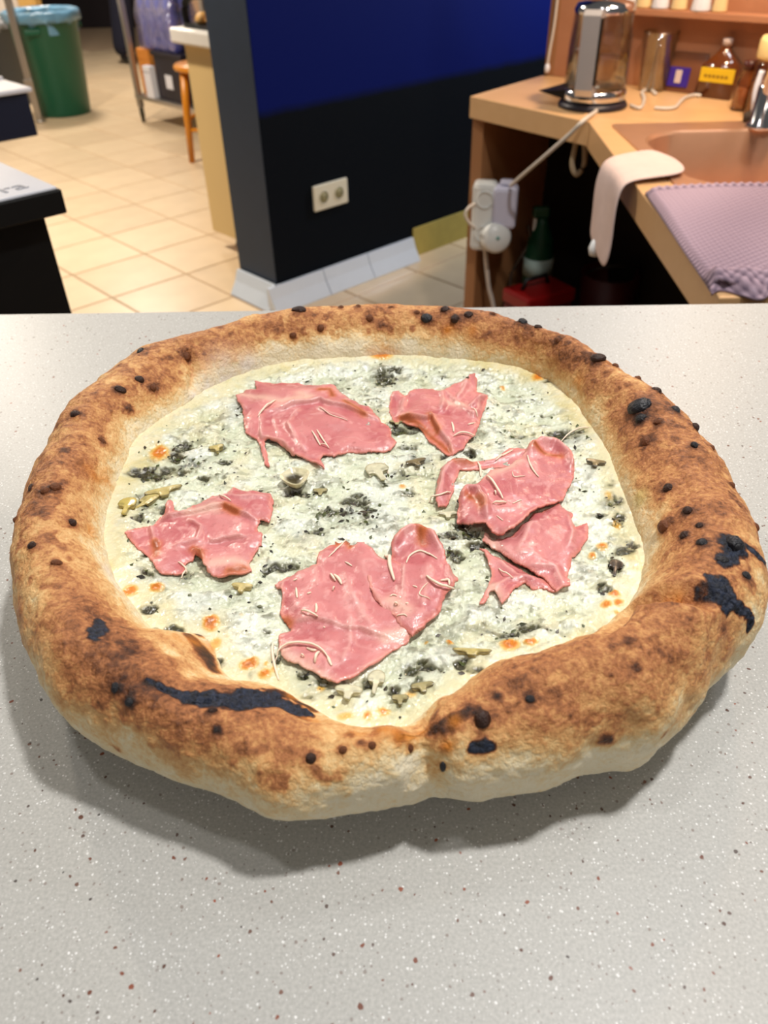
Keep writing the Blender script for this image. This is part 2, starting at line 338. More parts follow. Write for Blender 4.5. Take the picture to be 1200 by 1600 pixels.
pk = thing('bottle_pack', on_rack(.03, -.30, .446), 'blue tinted pack of water bottles in plastic wrap on the black crate', 'bottle pack', A43)
bprof = [(0, 0), (.038, 0), (.044, .01), (.044, .06), (.040, .07), (.044, .08), (.044, .19), (.040, .2), (.044, .21), (.044, .26), (.030, .32), (.016, .35), (.014, .37), (0, .37)]
proto = None
for i in range(2):
    for j in range(4):
        x, y = .05+i*.095, -.15+j*.1
        if proto is None:
            proto = lathe('bottle', bprof, M_pet, pk, 18); cp = lathe('cap', [(0, .365), (.018, .365), (.018, .39), (0, .39)], M_cap, proto, 14)
            proto.location = (x, y, 0)
        else:
            c_ = copy_tree(proto, pk); c_.location = (x, y, 0)
bm = bmesh.new(); add_box(bm, -.003, .2, -.205, .205, -.001, .34); bmesh.ops.subdivide_edges(bm, edges=bm.edges[:], cuts=8, use_grid_fill=True)
for v in bm.verts:
    if v.co.z > .2: v.co.x += (.1-v.co.x)*.5*(v.co.z-.2)/.14
    v.co += Vector((random.uniform(-1, 1)*.004, random.uniform(-1, 1)*.004, 0))
link('wrap', bm_mesh('wrap', bm), M_wrap, pk)
# orange stool
M_ostool = wood('orange_varnished_wood', (186, 112, 10), (206, 134, 24), .35, 4, 50)
t = thing('wooden_stool', (-.93, 4.86, 0), 'orange wooden stool behind the cream cabinet', 'stool')
lathe('seat', [(0, .455), (.15, .455), (.168, .462), (.172, .475), (.165, .487), (0, .49)], M_ostool, t, 48)
for k in range(4):
    a = math.radians(215+k*90); d = Vector((math.cos(a), math.sin(a), 0))
    link('leg', tube_mesh('leg', [d*.165, d*.15+Vector((0, 0, .25)), d*.13+Vector((0, 0, .456))], .02, 12, [.017, .021, .023]), M_ostool, t)
for z, k0 in ((.17, 0), (.22, 1)):
    for k in (k0, k0+2):
        a, b = math.radians(215+k*90), math.radians(305+k*90)
        tube('stretcher', [(.156*math.cos(a), .156*math.sin(a), z), (.156*math.cos(b), .156*math.sin(b), z)], .010, M_ostool, t)
# cream cabinet on wheels
M_cream = mat('cream_laminate', (212, 184, 128), .5, noise=.03, scale=5); M_slab = mat('off_white_slab', (226, 222, 214), .35, noise=.03)
t = thing('cream_cabinet', (-.71, 3.36, 0), 'cream cabinet with white top on castors beside the dark wall end', 'cabinet', A43)
box('side_panel', (0, .022, -.44, 0, .07, .765), M_cream, t, .003)
box('carcass', (.022, .52, -.44, -.01, .075, .765), M_cream, t, .003)
box('edge_strip', (-.004, .0, -.255, -.225, .07, .765), mat('dark_cream_edge', (186, 160, 100), .5), t, .001)
box('top_slab', (-.035, .56, -.455, .035, .765, .815), M_slab, t, .008)
M_cast = mat('castor_grey', (120, 110, 100), .4, metal=.5)
for x, y in ((.06, -.12), (.06, -.39), (.46, -.12), (.46, -.39)):
    cst = box('castor', (x-.02, x+.02, y-.015, y+.015, .04, .075), M_cast, t, .004)
    wmesh = lathe('wheel', [(0, -.012), (.022, -.012), (.027, -.006), (.027, .006), (.022, .012), (0, .012)], M_crate, cst, 20); wmesh.rotation_euler = (math.pi/2, 0, 0); wmesh.location = (x, y, .0275)
def on_cab(x, y, z): p = Vector((-.71, 3.36, 0))+UX*x+VX*y; return (p.x, p.y, z)
t = thing('bread_tray', on_cab(.05, -.07, .815), 'small black arched tray with golden contents on the cream cabinet', 'tray', A43)
link('arch', tube_mesh('arch', spline([(-.02, .075, .003), (-.02, .078, .05), (-.015, .06, .085), (0, .02, .098), (.02, -.06, .098), (.02, -.14, .10)], 6), .014, 10), M_black, t)
box('tray_base', (-.05, .09, -.16, .055, 0, .012), M_black, t, .003)
M_gold = mat('golden_crust', (206, 158, 88), .55, noise=.3, scale=60, bump=.5)
for k, (x, y, r) in enumerate(((-.01, -.02, .028), (.0, -.075, .030), (.03, -.05, .028), (-.005, -.125, .027))):
    lathe('roll', [(0, 0), (r*.8, .003), (r, r*.5), (r*.8, r*1.05), (r*.35, r*1.35), (0, r*1.4)], M_gold, t, 20, (x, y, .011), .06)
# double wall socket on the blue wall
M_sock = mat('ivory_plastic', (222, 220, 202), .3, noise=.02); M_sockd = mat('socket_recess', (150, 146, 110), .5)
t = thing('wall_socket', tuple(WC+UX*.273+Vector((0, 0, .343))), 'ivory double socket plate low on the dark blue wall', 'socket', A43)
box('plate', (-.080, .080, -.011, .002, -.044, .044), M_sock, t, .005)
for x in (-.036, .036):
    s = lathe('socket_ring', [(.021, 0), (.024, 0), (.024, .002), (.021, .002), (.021, 0)], M_sock, t, 28); s.rotation_euler = (math.pi/2, 0, 0); s.location = (x, -.011, 0)
    q = lathe('socket_well', [(0, .0003), (.020, .0003), (.020, .0008), (0, .0008)], M_sockd, t, 24); q.rotation_euler = (math.pi/2, 0, 0); q.location = (x, -.011, 0)
    for dx in (-.0095, .0095):
        hh = lathe('pin_hole', [(0, .0008), (.003, .0008), (.003, .0014), (0, .0014)], M_black, q, 10); hh.location = (dx, 0, 0)
# ------------------------------------------------------------------ sink unit on the right
M_unit = wood('beige_laminate_worktop', (206, 164, 116), (216, 176, 128), .38, 6, 40); M_side = wood('brown_wood_panel', (150, 104, 66), (170, 120, 80), .5, 50, 4)
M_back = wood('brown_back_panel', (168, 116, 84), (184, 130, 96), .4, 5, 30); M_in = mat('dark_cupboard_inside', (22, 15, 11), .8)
SA, SB, SI = Vector((0.2396, 2.1501, 0.7825)), Vector((0.4711, 2.4179, 0.7825)), Vector((0.4674, 1.8429, 0.7825)); WZ = .7825
SEND = SI+Vector((-.052, -.95, 0))
bdir = Vector((.745, -.667, 0)); SB2 = SB+bdir*.80
su = thing('sink_unit', (SA.x, SA.y, 0), 'angled beige sink unit with open dark cupboard on the right', 'sink unit')
def L3(p): return (p[0]-SA.x, p[1]-SA.y)
poly = [L3(SA), L3(SI), L3(SEND), (SEND.x+.75-SA.x, SEND.y-SA.y), (SB2.x+.02-SA.x, SB2.y-SA.y), L3(SB)]
# worktop with the sink's hole cut as a frame: front strip, back part and side part are one slab around the bowl
bx0, bx1, by0, by1 = .53-SA.x, .975-SA.x, 1.325-SA.y, 1.73-SA.y
wt = prism('worktop', poly, WZ-.05, WZ, M_unit, su, .002)
cut = box('bowl_cutter', (bx0, bx1, by0, by1, WZ-.2, WZ+.1), None, su, 0); bo = wt.modifiers.new('hole', 'BOOLEAN'); bo.object = cut; bo.operation = 'DIFFERENCE'; bo.solver = 'EXACT'
bpy.context.view_layer.update(); dg = bpy.context.evaluated_depsgraph_get(); nm_ = bpy.data.meshes.new_from_object(wt.evaluated_get(dg)); wt.modifiers.clear(); wt.data = nm_; bpy.data.objects.remove(cut)
def plank(name, a, b, th, z0, z1, m, side=1):
    a, b = Vector(a), Vector(b); d = (b-a).normalized(); n = Vector((-d.y, d.x, 0))*th*side
    return prism(name, [L3(a), L3(b), L3(b+n), L3(a+n)], z0, z1, m, su, .0015)
e = (SB-SA).normalized(); inn = Vector((e.y, -e.x, 0))
plank('side_panel', SA+inn*.004+e*.01, SB+inn*.004, .034, 0, WZ-.05, M_side, -1)
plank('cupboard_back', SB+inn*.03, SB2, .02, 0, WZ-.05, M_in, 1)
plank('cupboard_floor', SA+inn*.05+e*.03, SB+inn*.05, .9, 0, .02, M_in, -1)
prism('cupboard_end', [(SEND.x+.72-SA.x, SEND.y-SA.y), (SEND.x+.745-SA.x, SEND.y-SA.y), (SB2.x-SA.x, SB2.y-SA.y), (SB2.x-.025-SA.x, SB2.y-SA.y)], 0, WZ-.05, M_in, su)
prism('cupboard_front', [(SEND.x-SA.x+.02, SEND.y-SA.y), (SEND.x+.745-SA.x, SEND.y-SA.y), (SEND.x+.745-SA.x, SEND.y-SA.y+.02), (SEND.x-SA.x+.02, SEND.y-SA.y+.02)], 0, WZ-.05, M_side, su)
plank('back_panel', SB+bdir*.03, SB2, .02, WZ, WZ+.55, M_back, 1)
plank('back_post', SB, SB+bdir*.03, .05, WZ, WZ+.55, M_side, 1)
bn = Vector((-.667, -.745, 0))          # out of the back panel, towards the room
lg = plank('ledge', SB+bdir*.16+bn*.002, SB2+bn*.002, .05, WZ+.158, WZ+.172, M_back, -1)
# steel sink: deck, rounded bowl
M_inox = mat('sink_steel', (204, 160, 130), .34, metal=.6, noise=.05, scale=50)
bm = bmesh.new(); ring = []
def rrect(x0, x1, y0, y1, r, n=8):
    out = []
    for cx, cy, a0 in ((x1-r, y1-r, 0), (x0+r, y1-r, 90), (x0+r, y0+r, 180), (x1-r, y0+r, 270)):
        for k in range(n+1):
            a = math.radians(a0+90*k/n); out.append((cx+r*math.cos(a), cy+r*math.sin(a)))
    return out
loops = [(rrect(.505, 1.02, 1.30, 1.80, .012), .0005), (rrect(.505, 1.02, 1.30, 1.80, .012), .0035), (rrect(.512, 1.013, 1.307, 1.793, .012), .004), (rrect(.533, .972, 1.33, 1.725, .10), .004), (rrect(.538, .967, 1.335, 1.72, .10), -.002), (rrect(.550, .955, 1.347, 1.708, .09), -.12), (rrect(.58, .925, 1.377, 1.678, .07), -.145)]
vl = []
for lp, z in loops: vl.append([bm.verts.new((x-SA.x, y-SA.y, WZ+z)) for x, y in lp])
for a, b in zip(vl[:-1], vl[1:]):
    for k in range(len(a)): bm.faces.new((a[k], a[(k+1) % len(a)], b[(k+1) % len(a)], b[k]))
bm.faces.new(vl[-1]); snk = link('sink_basin', bm_mesh('sink_basin', bm), M_inox, su); snk.modifiers.new('s', 'EDGE_SPLIT').split_angle = math.radians(40)
lathe('drain', [(0, 0), (.028, 0), (.035, .003), (.03, .004), (0, .002)], M_chrome, snk, 24, (.75-SA.x, 1.5-SA.y, WZ-.145))
strap_p = Vector((0.4644, 1.9, 0.72))
st_ = tube('hanging_strap', [(strap_p.x-SA.x-.004, strap_p.y-SA.y, WZ-.045), (strap_p.x-SA.x-.008, strap_p.y-SA.y, WZ-.10), (strap_p.x-SA.x+.006, strap_p.y-SA.y, WZ-.125), (strap_p.x-SA.x+.02, strap_p.y-SA.y, WZ-.10), (strap_p.x-SA.x+.012, strap_p.y-SA.y, WZ-.045)], .006, mat('beige_strap', (176, 158, 130), .7), su, 8, 5)
# cups upside down on the ledge
M_cup = mat('white_china', (226, 228, 236), .2, noise=.02); M_cup2 = mat('cream_china', (232, 204, 150), .25, noise=.04)
def cupprof(r, h): return [(0, h), (r*.62, h), (r*.66, h-.003), (r, .004), (r*.98, 0), (r*.9, .004), (r*.56, h-.008), (0, h-.008)]
for k, (s_, cm, r, lab) in enumerate(((.205, M_cup2, .018, 'cream cup on the ledge above the kettle'), (.235, M_cup, .020, 'white cup on the ledge, first from the kettle'), (.275, M_cup2, .019, 'cream cup on the ledge between the first and second white cups'), (.318, M_cup, .021, 'white cup on the ledge, middle one of three'), (.365, M_cup2, .019, 'cream cup on the ledge between the second and third white cups'), (.418, M_cup, .023, 'white cup on the ledge, third from the kettle'), (.462, M_cup2, .017, 'cream cup on the ledge, farthest from the kettle'))):
    p = SB+bdir*s_+bn*.030
    o = lathe('cup', cupprof(r, .055), cm, None, 28, (0, 0, 0)); o.location = (p.x, p.y, WZ+.172); tag(o, lab, 'cup', 'cups on the ledge of the sink unit')
# glass kettle with chrome handle
M_glass = glass('clear_glass'); M_glassw = glass('clear_jar_glass', (240, 226, 205), .04); M_water = glass('water', (236, 232, 222), .01)
kp = Vector((0.5096, 1.9987, 0.7825))
M_satin = mat('satin_steel', (200, 198, 200), .38, metal=.55, noise=.03, scale=80)
k_ = thing('glass_kettle', (kp.x, kp.y, WZ), 'glass kettle with chrome handle standing on the beige worktop', 'kettle')
lathe('power_base', [(0, 0), (.078, 0), (.080, .006), (.074, .014), (0, .016)], M_crate, k_, 40)
lathe('kettle_base', [(0, .016), (.070, .016), (.073, .02), (.073, .036), (.069, .04), (0, .04)], M_chrome, k_, 40)
lathe('glass_body', [(.068, .04), (.070, .045), (.069, .12), (.064, .185), (.062, .19), (.060, .185), (.066, .12), (.067, .05), (0, .044)], M_glass, k_, 48)
lathe('water', [(0, .046), (.065, .047), (.0655, .095), (.0652, .099), (0, .099)], M_water, k_, 40)
lathe('lid', [(.064, .186), (.066, .192), (.060, .205), (.030, .213), (0, .215)], M_chrome, k_, 40); lathe('lid_knob', [(0, .213), (.010, .214), (.013, .225), (.008, .232), (0, .233)], M_chrome, k_, 20)
hd = Vector((-.46, -.89, 0)).normalized(); hs = Vector((-hd.y, hd.x, 0))
def hp(r, z, w=0): q = hd*r+hs*w; return (q.x, q.y, z)
bm = bmesh.new(); pr = [(.066, .196), (.098, .200), (.108, .190), (.106, .05), (.098, .036), (.070, .036), (.070, .048), (.090, .05), (.092, .172), (.086, .184), (.066, .184)]
a = [bm.verts.new(hp(r, z, -.019)) for r, z in pr]; b = [bm.verts.new(hp(r, z, .019)) for r, z in pr]
bm.faces.new(a); bm.faces.new(b[::-1])
for i in range(len(pr)): bm.faces.new((a[i], b[i], b[(i+1) % len(pr)], a[(i+1) % len(pr)]))
link('handle', bm_mesh('handle', bm, .003), M_satin, k_, False)
bm = bmesh.new(); pr = [(.094, .182), (.1075, .186), (.1055, .06), (.094, .06)]
a = [bm.verts.new(hp(r, z, .0175)) for r, z in pr]; b = [bm.verts.new(hp(r, z, .0225)) for r, z in pr]; bm.faces.new(a); bm.faces.new(b[::-1])
for i in range(4): bm.faces.new((a[i], b[i], b[(i+1) % 4], a[(i+1) % 4]))
link('handle_grip', bm_mesh('handle_grip', bm, .001), M_black, k_, False)
bm = bmesh.new(); a = [bm.verts.new(v) for v in ((-.055, -.03, .016), (-.055, .035, .016), (-.125, .03, .030), (-.058, -.03, .04), (-.058, .035, .045))]
for f in ((0, 1, 2), (0, 2, 3), (1, 4, 2), (3, 2, 4), (0, 3, 4, 1)): bm.faces.new([a[i] for i in f])
link('spout_guard', bm_mesh('spout_guard', bm, .002), M_black, k_, False)
# tumbler, packets, bottles, jars along the back
tp_ = Vector((0.6986, 2.1708, 0.7825)); t = thing('glass_tumbler', (tp_.x, tp_.y, WZ), 'tall clear glass tumbler right of the kettle', 'glass')
lathe('tumbler_wall', [(0, 0), (.030, 0), (.033, .004), (.042, .125), (.0405, .126), (.031, .010), (0, .010)], M_glass, t, 40)
lathe('tumbler_rim', [(.0405, .124), (.0425, .124), (.0425, .128), (.0405, .128), (.0405, .124)], glass('bright_rim', (255, 250, 240), .1), t, 40)
M_pouch = mat('brown_translucent_pack', (120, 76, 52), .3); M_violet = mat('violet_label', (60, 40, 150), .4)
q = Vector((0.7729, 2.1455, 0.7825)); t = thing('coffee_packet', (q.x, q.y, WZ), 'brown packet with a small violet label on the worktop', 'packet', math.radians(-42))
bm = bmesh.new(); add_box(bm, -.048, .048, -.022, .022, 0, .085)
for v in bm.verts:
    if v.co.z > .05: v.co.y *= .12; v.co.x *= .92
link('pouch', bm_mesh('pouch', bm, .004), M_pouch, t)
lab = box('label', (-.040, .012, -.024, -.0185, .010, .052), M_violet, t, .001); lab.rotation_euler = (math.radians(-6), 0, 0)
sy = box('label_figure', (-.022, -.006, -.0255, -.0235, .018, .046), mat('pale_label_print', (214, 196, 190), .5), lab, .001)
q = Vector((0.824, 2.068, 0.7825)); t = thing('brown_bottle', (q.x, q.y, WZ), 'squat brown bottle with a yellow label beside the packet', 'bottle', math.radians(-42))
M_amber = mat('amber_glass', (96, 50, 22), .12, coat=.5); M_ylab = mat('yellow_label', (222, 184, 30), .5)
bm = bmesh.new(); vs2 = []
for x, y, z in ((.040, .022, 0), (.040, .022, .068), (.026, .018, .082), (.010, .010, .100), (.008, .008, .112)): vs2.append([bm.verts.new((x*sx, y*sy, z)) for sx, sy in ((-1, -1), (1, -1), (1, 1), (-1, 1))])
for a, b in zip(vs2[:-1], vs2[1:]):
    for i in range(4): bm.faces.new((a[i], a[(i+1) % 4], b[(i+1) % 4], b[i]))
bm.faces.new(vs2[0]); bm.faces.new(vs2[-1]); link('bottle_body', bm_mesh('bottle_body', bm, .004), M_amber, t)
box('label', (-.0405, .0405, -.0235, -.019, .034, .064), M_ylab, t, .001)
for i in range(6): box('print_line', (-.030+i*.010, -.023+i*.010, -.0242, -.023, .044, .050), mat('ochre_print', (150, 112, 20), .6), t, 0)
lathe('cap', [(0, .108), (.011, .108), (.011, .122), (0, .124)], mat('grey_cap', (190, 170, 160), .4), t, 18)
q = Vector((0.8633, 1.8658, 0.7825)); t = thing('storage_jar', (q.x, q.y, WZ), 'clear storage jar with a cream screw lid at the right edge', 'jar')
lathe('jar_glass', [(0, 0), (.044, 0), (.047, .006), (.047, .098), (.040, .112), (.038, .112), (.045, .097), (.044, .008), (0, .006)], M_glassw, t, 40)
lathe('jar_contents', [(0, .008), (.043, .008), (.0435, .06), (.030, .075), (0, .078)], mat('beige_powder', (202, 150, 110), .8, noise=.15, scale=60), t, 32, wob=.01)
lathe('jar_lid', [(.042, .108), (.047, .110), (.048, .116), (.048, .142), (.044, .150), (0, .151)], mat('cream_lid', (244, 218, 150), .4), t, 40)
q = Vector((0.8281, 1.9226, 0.7825)); t = thing('sauce_bottle', (q.x, q.y, WZ), 'small clear bottle with dark cap in front of the cream lidded jar', 'bottle')
lathe('bottle_glass', [(0, 0), (.020, 0), (.022, .004), (.022, .060), (.013, .078), (.012, .084), (.010, .084), (.020, .058), (.019, .006), (0, .005)], M_glassw, t, 28)
lathe('bottle_contents', [(0, .006), (.0185, .006), (.019, .045), (0, .046)], mat('pink_sauce', (214, 150, 124), .5), t, 24)
lathe('cap', [(.0, .080), (.014, .080), (.014, .098), (0, .1)], mat('dark_red_cap', (72, 28, 20), .4), t, 20)
q = Vector((0.5369, 2.4095, 0.7825)); t = thing('tealight_cup', (q.x, q.y, WZ), 'small grey cup with pinkish rim behind the kettle', 'cup')
lathe('cup_wall', [(0, 0), (.022, 0), (.024, .003), (.027, .055), (.025, .055), (.022, .006), (0, .006)], mat('grey_china', (170, 158, 152), .4), t, 28); lathe('cup_rim', [(.0245, .054), (.0275, .054), (.0275, .059), (.0245, .059), (.0245, .054)], mat('pink_rim', (236, 186, 160), .4), t, 28)
# tap
q = Vector((0.7976, 1.7559, 0.7825)); t = thing('mixer_tap', (q.x, q.y-.02, WZ+.0035), 'chrome mixer tap behind the sink bowl', 'tap')
lathe('tap_base', [(0, 0), (.030, 0), (.030, .006), (.022, .012), (.022, .075), (.016, .085), (0, .087)], M_chrome, t, 32)
link('tap_spout', tube_mesh('tap_spout', spline([(0, 0, .05), (-.015, -.03, .10), (-.03, -.075, .125), (-.045, -.125, .118), (-.05, -.14, .10)], 6), .012, 14), M_chrome, t)
link('tap_lever', tube_mesh('tap_lever', spline([(0, 0, .085), (.0, .015, .12), (-.005, .01, .17)], 5), .008, 10), M_chrome, t)
q = Vector((0.7886, 1.7744, 0.7825)); t = thing('dish_brush', (q.x+.01, q.y+.012, WZ+.0036), 'small dark bristle brush standing beside the tap', 'brush')
lathe('bristles', [(0, 0), (.016, 0), (.018, .014), (.012, .02), (0, .02)], mat('dark_bristles', (70, 60, 52), .9, noise=.4, scale=200), t, 20); link('brush_handle', tube_mesh('brush_handle', spline([(0, 0, .018), (-.004, .004, .06), (.002, .01, .095)], 4), .006, 8), M_cup, t)
# cables
M_cable = mat('white_cable', (206, 198, 188), .4, noise=.03)
ps = Vector((0.3032, 2.125, 0.508))
pts = [(kp.x-.01, kp.y-.075, WZ+.008), tuple(Vector((0.4984, 1.9169, 0.7825))+Vector((0, 0, .004))), tuple(Vector((0.4592, 1.8437, 0.7825))+Vector((-.004, -.006, .004))), (0.4304, 1.85, 0.756), (0.3889, 1.9, 0.6982), (0.3535, 1.97, 0.6382), (0.3438, 2.06, 0.5911)]
o = tube('kettle_cable', pts, .0048, M_cable, None, 8, 8); tag(o, 'white cable running from the kettle down to the socket strip', 'cable')
pts = [Vector(p)+Vector((0, 0, .0045)) for p in ((0.5936, 1.9754, 0.7825), (0.6079, 1.946, 0.7825), (0.6436, 2.0426, 0.7825), (0.662, 2.1259, 0.7825), (0.6894, 2.1553, 0.7825), (0.6875, 2.0991, 0.7825))]
o = tube('loose_cable', pts, .004, M_cable, None, 8, 8); tag(o, 'short white cable curled on the worktop by the tumbler', 'cable')
pts = [Vector(p)+Vector((0, 0, .0045)) for p in ((0.6392, 1.9427, 0.7825), (0.6628, 1.9334, 0.7825), (0.6867, 1.9445, 0.7825), (0.7152, 1.9979, 0.7825), (0.7428, 2.0466, 0.7825), (0.7732, 2.0738, 0.7825), (0.7857, 2.0646, 0.7825))]
o = tube('loose_cable', pts, .004, M_cable, None, 8, 8); tag(o, 'wavy white cable lying in front of the brown packet', 'cable')
pb = SB+bdir*.022+bn*.012
pts = [(pb.x-.002, pb.y, WZ+.54), (pb.x+.002, pb.y, WZ+.30), (pb.x+.002, pb.y, WZ+.14), (pb.x-.004, pb.y, WZ+.06), (pb.x-.006, pb.y, WZ+.022)]
o = tube('blind_cord', pts, .0035, M_cable, None, 8, 6); tag(o, 'pale cord hanging down the left edge of the back panel', 'cord')
lathe('cord_knob', [(0, -.012), (.006, -.010), (.008, 0), (.005, .010), (0, .012)], M_cup, o, 14, (pb.x-.006, pb.y, WZ+.02))
# socket strip with two plugs, fixed to the inside of the side panel
M_plug = mat('white_plastic', (226, 228, 224), .35, noise=.02); M_plug2 = mat('lavender_white_plastic', (206, 206, 226), .35, noise=.02)
sp_ = thing('socket_strip', (0.288, 2.11, 0.5029), 'white socket strip with two plugs on the side panel of the sink unit', 'socket strip', math.radians(-12))
box('strip_body', (-.034, .030, -.02, .035, -.092, .085), M_plug, sp_, .012)
for z in (.045, -.045):
    s = lathe('socket_ring', [(.019, 0), (.023, 0), (.023, .003), (.019, .003), (.019, 0)], M_plug, sp_, 24); s.rotation_euler = (math.pi/2, 0, 0); s.location = (.0, -.02, z)
pl_ = box('adapter_plug', (.022, .085, -.035, .02, -.025, .080), M_plug2, sp_, .010); box('adapter_neck', (.036, .07, -.02, .014, .08, .092), M_plug2, pl_, .004)
rp = lathe('round_plug', [(0, 0), (.034, 0), (.040, .008), (.040, .030), (.032, .040), (0, .042)], M_plug, sp_, 32); rp.rotation_euler = (math.radians(78), 0, math.radians(18)); rp.location = (.030, -.01, -.052)
lathe('plug_lamp', [(0, .042), (.005, .042), (.005, .0435), (0, .0435)], mat('green_dot', (120, 170, 160), .4), rp, 12)
b0 = Vector((0.2934, 2.11, 0.4165))
o = tube('strip_cable', [(b0.x, b0.y, b0.z+.01), (0.3053, 2.115, 0.3531), (0.3152, 2.12, 0.2948), (0.3322, 2.12, 0.2363), (0.3505, 2.12, 0.1139)], .0065, M_cable, None, 8, 6); tag(o, 'beige cable dropping from the socket strip', 'cable')
o = tube('loop_cable', [(0.2694, 2.1, 0.5363), (0.2465, 2.09, 0.5332), (0.2334, 2.085, 0.5152), (0.2453, 2.09, 0.49), (0.2718, 2.1, 0.4657)], .004, M_cable, None, 8, 8); tag(o, 'small loop of white cable sticking out left of the socket strip', 'cable')
M_cab2 = mat('dark_brown_cable', (62, 50, 42), .5)
o = tube('dark_cable', [(0.4271, 2.2, 0.4433), (0.4349, 2.2, 0.4017), (0.4153, 2.2, 0.3559), (0.3915, 2.2, 0.309), (0.3881, 2.2, 0.2603), (0.3777, 2.2, 0.2003), (0.3872, 2.2, 0.0294)], .005, M_cab2, None, 8, 6); tag(o, 'dark cable looping down inside the cupboard', 'cable')
# things in the dark cupboard
M_gb = mat('green_bottle', (8, 62, 40), .4); q = Vector((0.4655, 2.2, 0.3547))
t = thing('spray_bottle', (q.x, q.y, .02), 'green spray bottle with white label in the dark cupboard', 'bottle')
zz = q.z-.02
lathe('bottle_body', [(0, 0), (.040, 0), (.042, .01), (.042, zz), (.036, zz+.05), (.016, zz+.095), (.014, zz+.11), (0, zz+.11)], M_gb, t, 28)
lathe('bottle_label', [(.0425, zz-.05), (.0432, zz-.05), (.0432, zz+.0), (.0425, zz+.0)], mat('pale_label', (150, 170, 165), .6), t, 28)
box('spray_head', (-.03, .016, -.014, .014, zz+.11, zz+.14), M_gb, t, .006); box('trigger', (-.026, -.018, -.006, .006, zz+.07, zz+.112), M_plug, t, .002)
t = thing('red_toolbox', (0.4384, 2.03, 0.235), 'red toolbox lid at the bottom of the dark cupboard', 'toolbox', math.radians(30)); t.location.z = .02; zt_ = (0.429, 2.03, 0.3253)[2]-.02
box('box_body', (-.07, .09, -.045, .06, 0, zt_-.04), mat('dark_red_plastic', (84, 6, 8), .4), t, .006); box('box_lid', (-.075, .095, -.05, .065, zt_-.04, zt_), mat('red_plastic', (120, 8, 10), .4), t, .008)
tube('box_handle', [(-.04, .02, zt_), (-.03, .02, zt_+.025), (.04, .02, zt_+.025), (.05, .02, zt_)], .006, M_black, t)
t = thing('red_bucket', (0.6696, 2.15, 0.235), 'dark red bucket deep inside the cupboard', 'bucket'); t.location.z = .02; zt_ = (0.6554, 2.15, 0.3222)[2]-.02
lathe('bucket_wall', [(0, 0), (.06, 0), (.062, .005), (.085, zt_), (.082, zt_), (.058, .01), (0, .008)], mat('dull_red_plastic', (64, 10, 12), .5), t, 32); tube('bucket_handle', [(-.083, 0, zt_-.01), (-.06, -.05, zt_+.03), (0, -.07, zt_+.045), (.06, -.05, zt_+.03), (.083, 0, zt_-.01)], .004, M_black, t, 8, 4)
# folded cloth over the front edge
M_cloth = mat('pale_pink_cotton', (214, 192, 186), .85, noise=.1, scale=40, bump=.4)
rows = [[(0.5242, 1.5615, 0.7825), (0.5381, 1.5188, 0.7825), (0.5453, 1.4657, 0.7825), (0.5386, 1.3814, 0.7825)], [(0.4788, 1.5421, 0.7825), (0.4902, 1.4962, 0.7825), (0.4931, 1.4449, 0.7825), (0.488, 1.3739, 0.7825)], [(0.4323, 1.5144, 0.7825), (0.4344, 1.4707, 0.7825), (0.4355, 1.4211, 0.7825), (0.4305, 1.3596, 0.7825)]]
rows = [[Vector(p)+Vector((0, 0, .006+(.004 if i == 0 and j > 1 else 0))) for j, p in enumerate(r)] for i, r in enumerate(rows)]
e0 = rows[2]; rows.append([p+Vector((-.014, -.004, -.010)) for p in e0])
for dz, dx in ((-.05, .0), (-.10, -.002), (-.135, -.004)): rows.append([p+Vector((-.017+dx+.004*math.sin(j*1.9+dz*40), -.006+dz*.08, dz-(.018*j/3 if dz < -.12 else 0))) for j, p in enumerate(e0)])
bm = bmesh.new(); vg = [[bm.verts.new(p) for p in r] for r in rows]
for i in range(len(vg)-1):
    for j in range(3): bm.faces.new((vg[i][j], vg[i][j+1], vg[i+1][j+1], vg[i+1][j]))
cl = thing('cleaning_cloth', tuple(e0[1]), 'pale pink folded cloth hanging over the front edge of the worktop', 'cloth')
me = bm_mesh('folded_cloth', bm); o = link('folded_cloth', me, M_cloth, cl); o.location = -cl.location
so = o.modifiers.new('thick', 'SOLIDIFY'); so.thickness = .007; so.offset = 1; sb = o.modifiers.new('smooth', 'SUBSURF'); sb.levels = sb.render_levels = 2
hp_ = rows[-1][1]; c2 = lathe('white_corner', [(0, -.016), (.010, -.012), (.013, 0), (.009, .014), (0, .018)], mat('white_cotton', (240, 244, 246), .8), cl, 16); c2.location = Vector(hp_)+Vector((-.004, -.012, .0))-cl.location
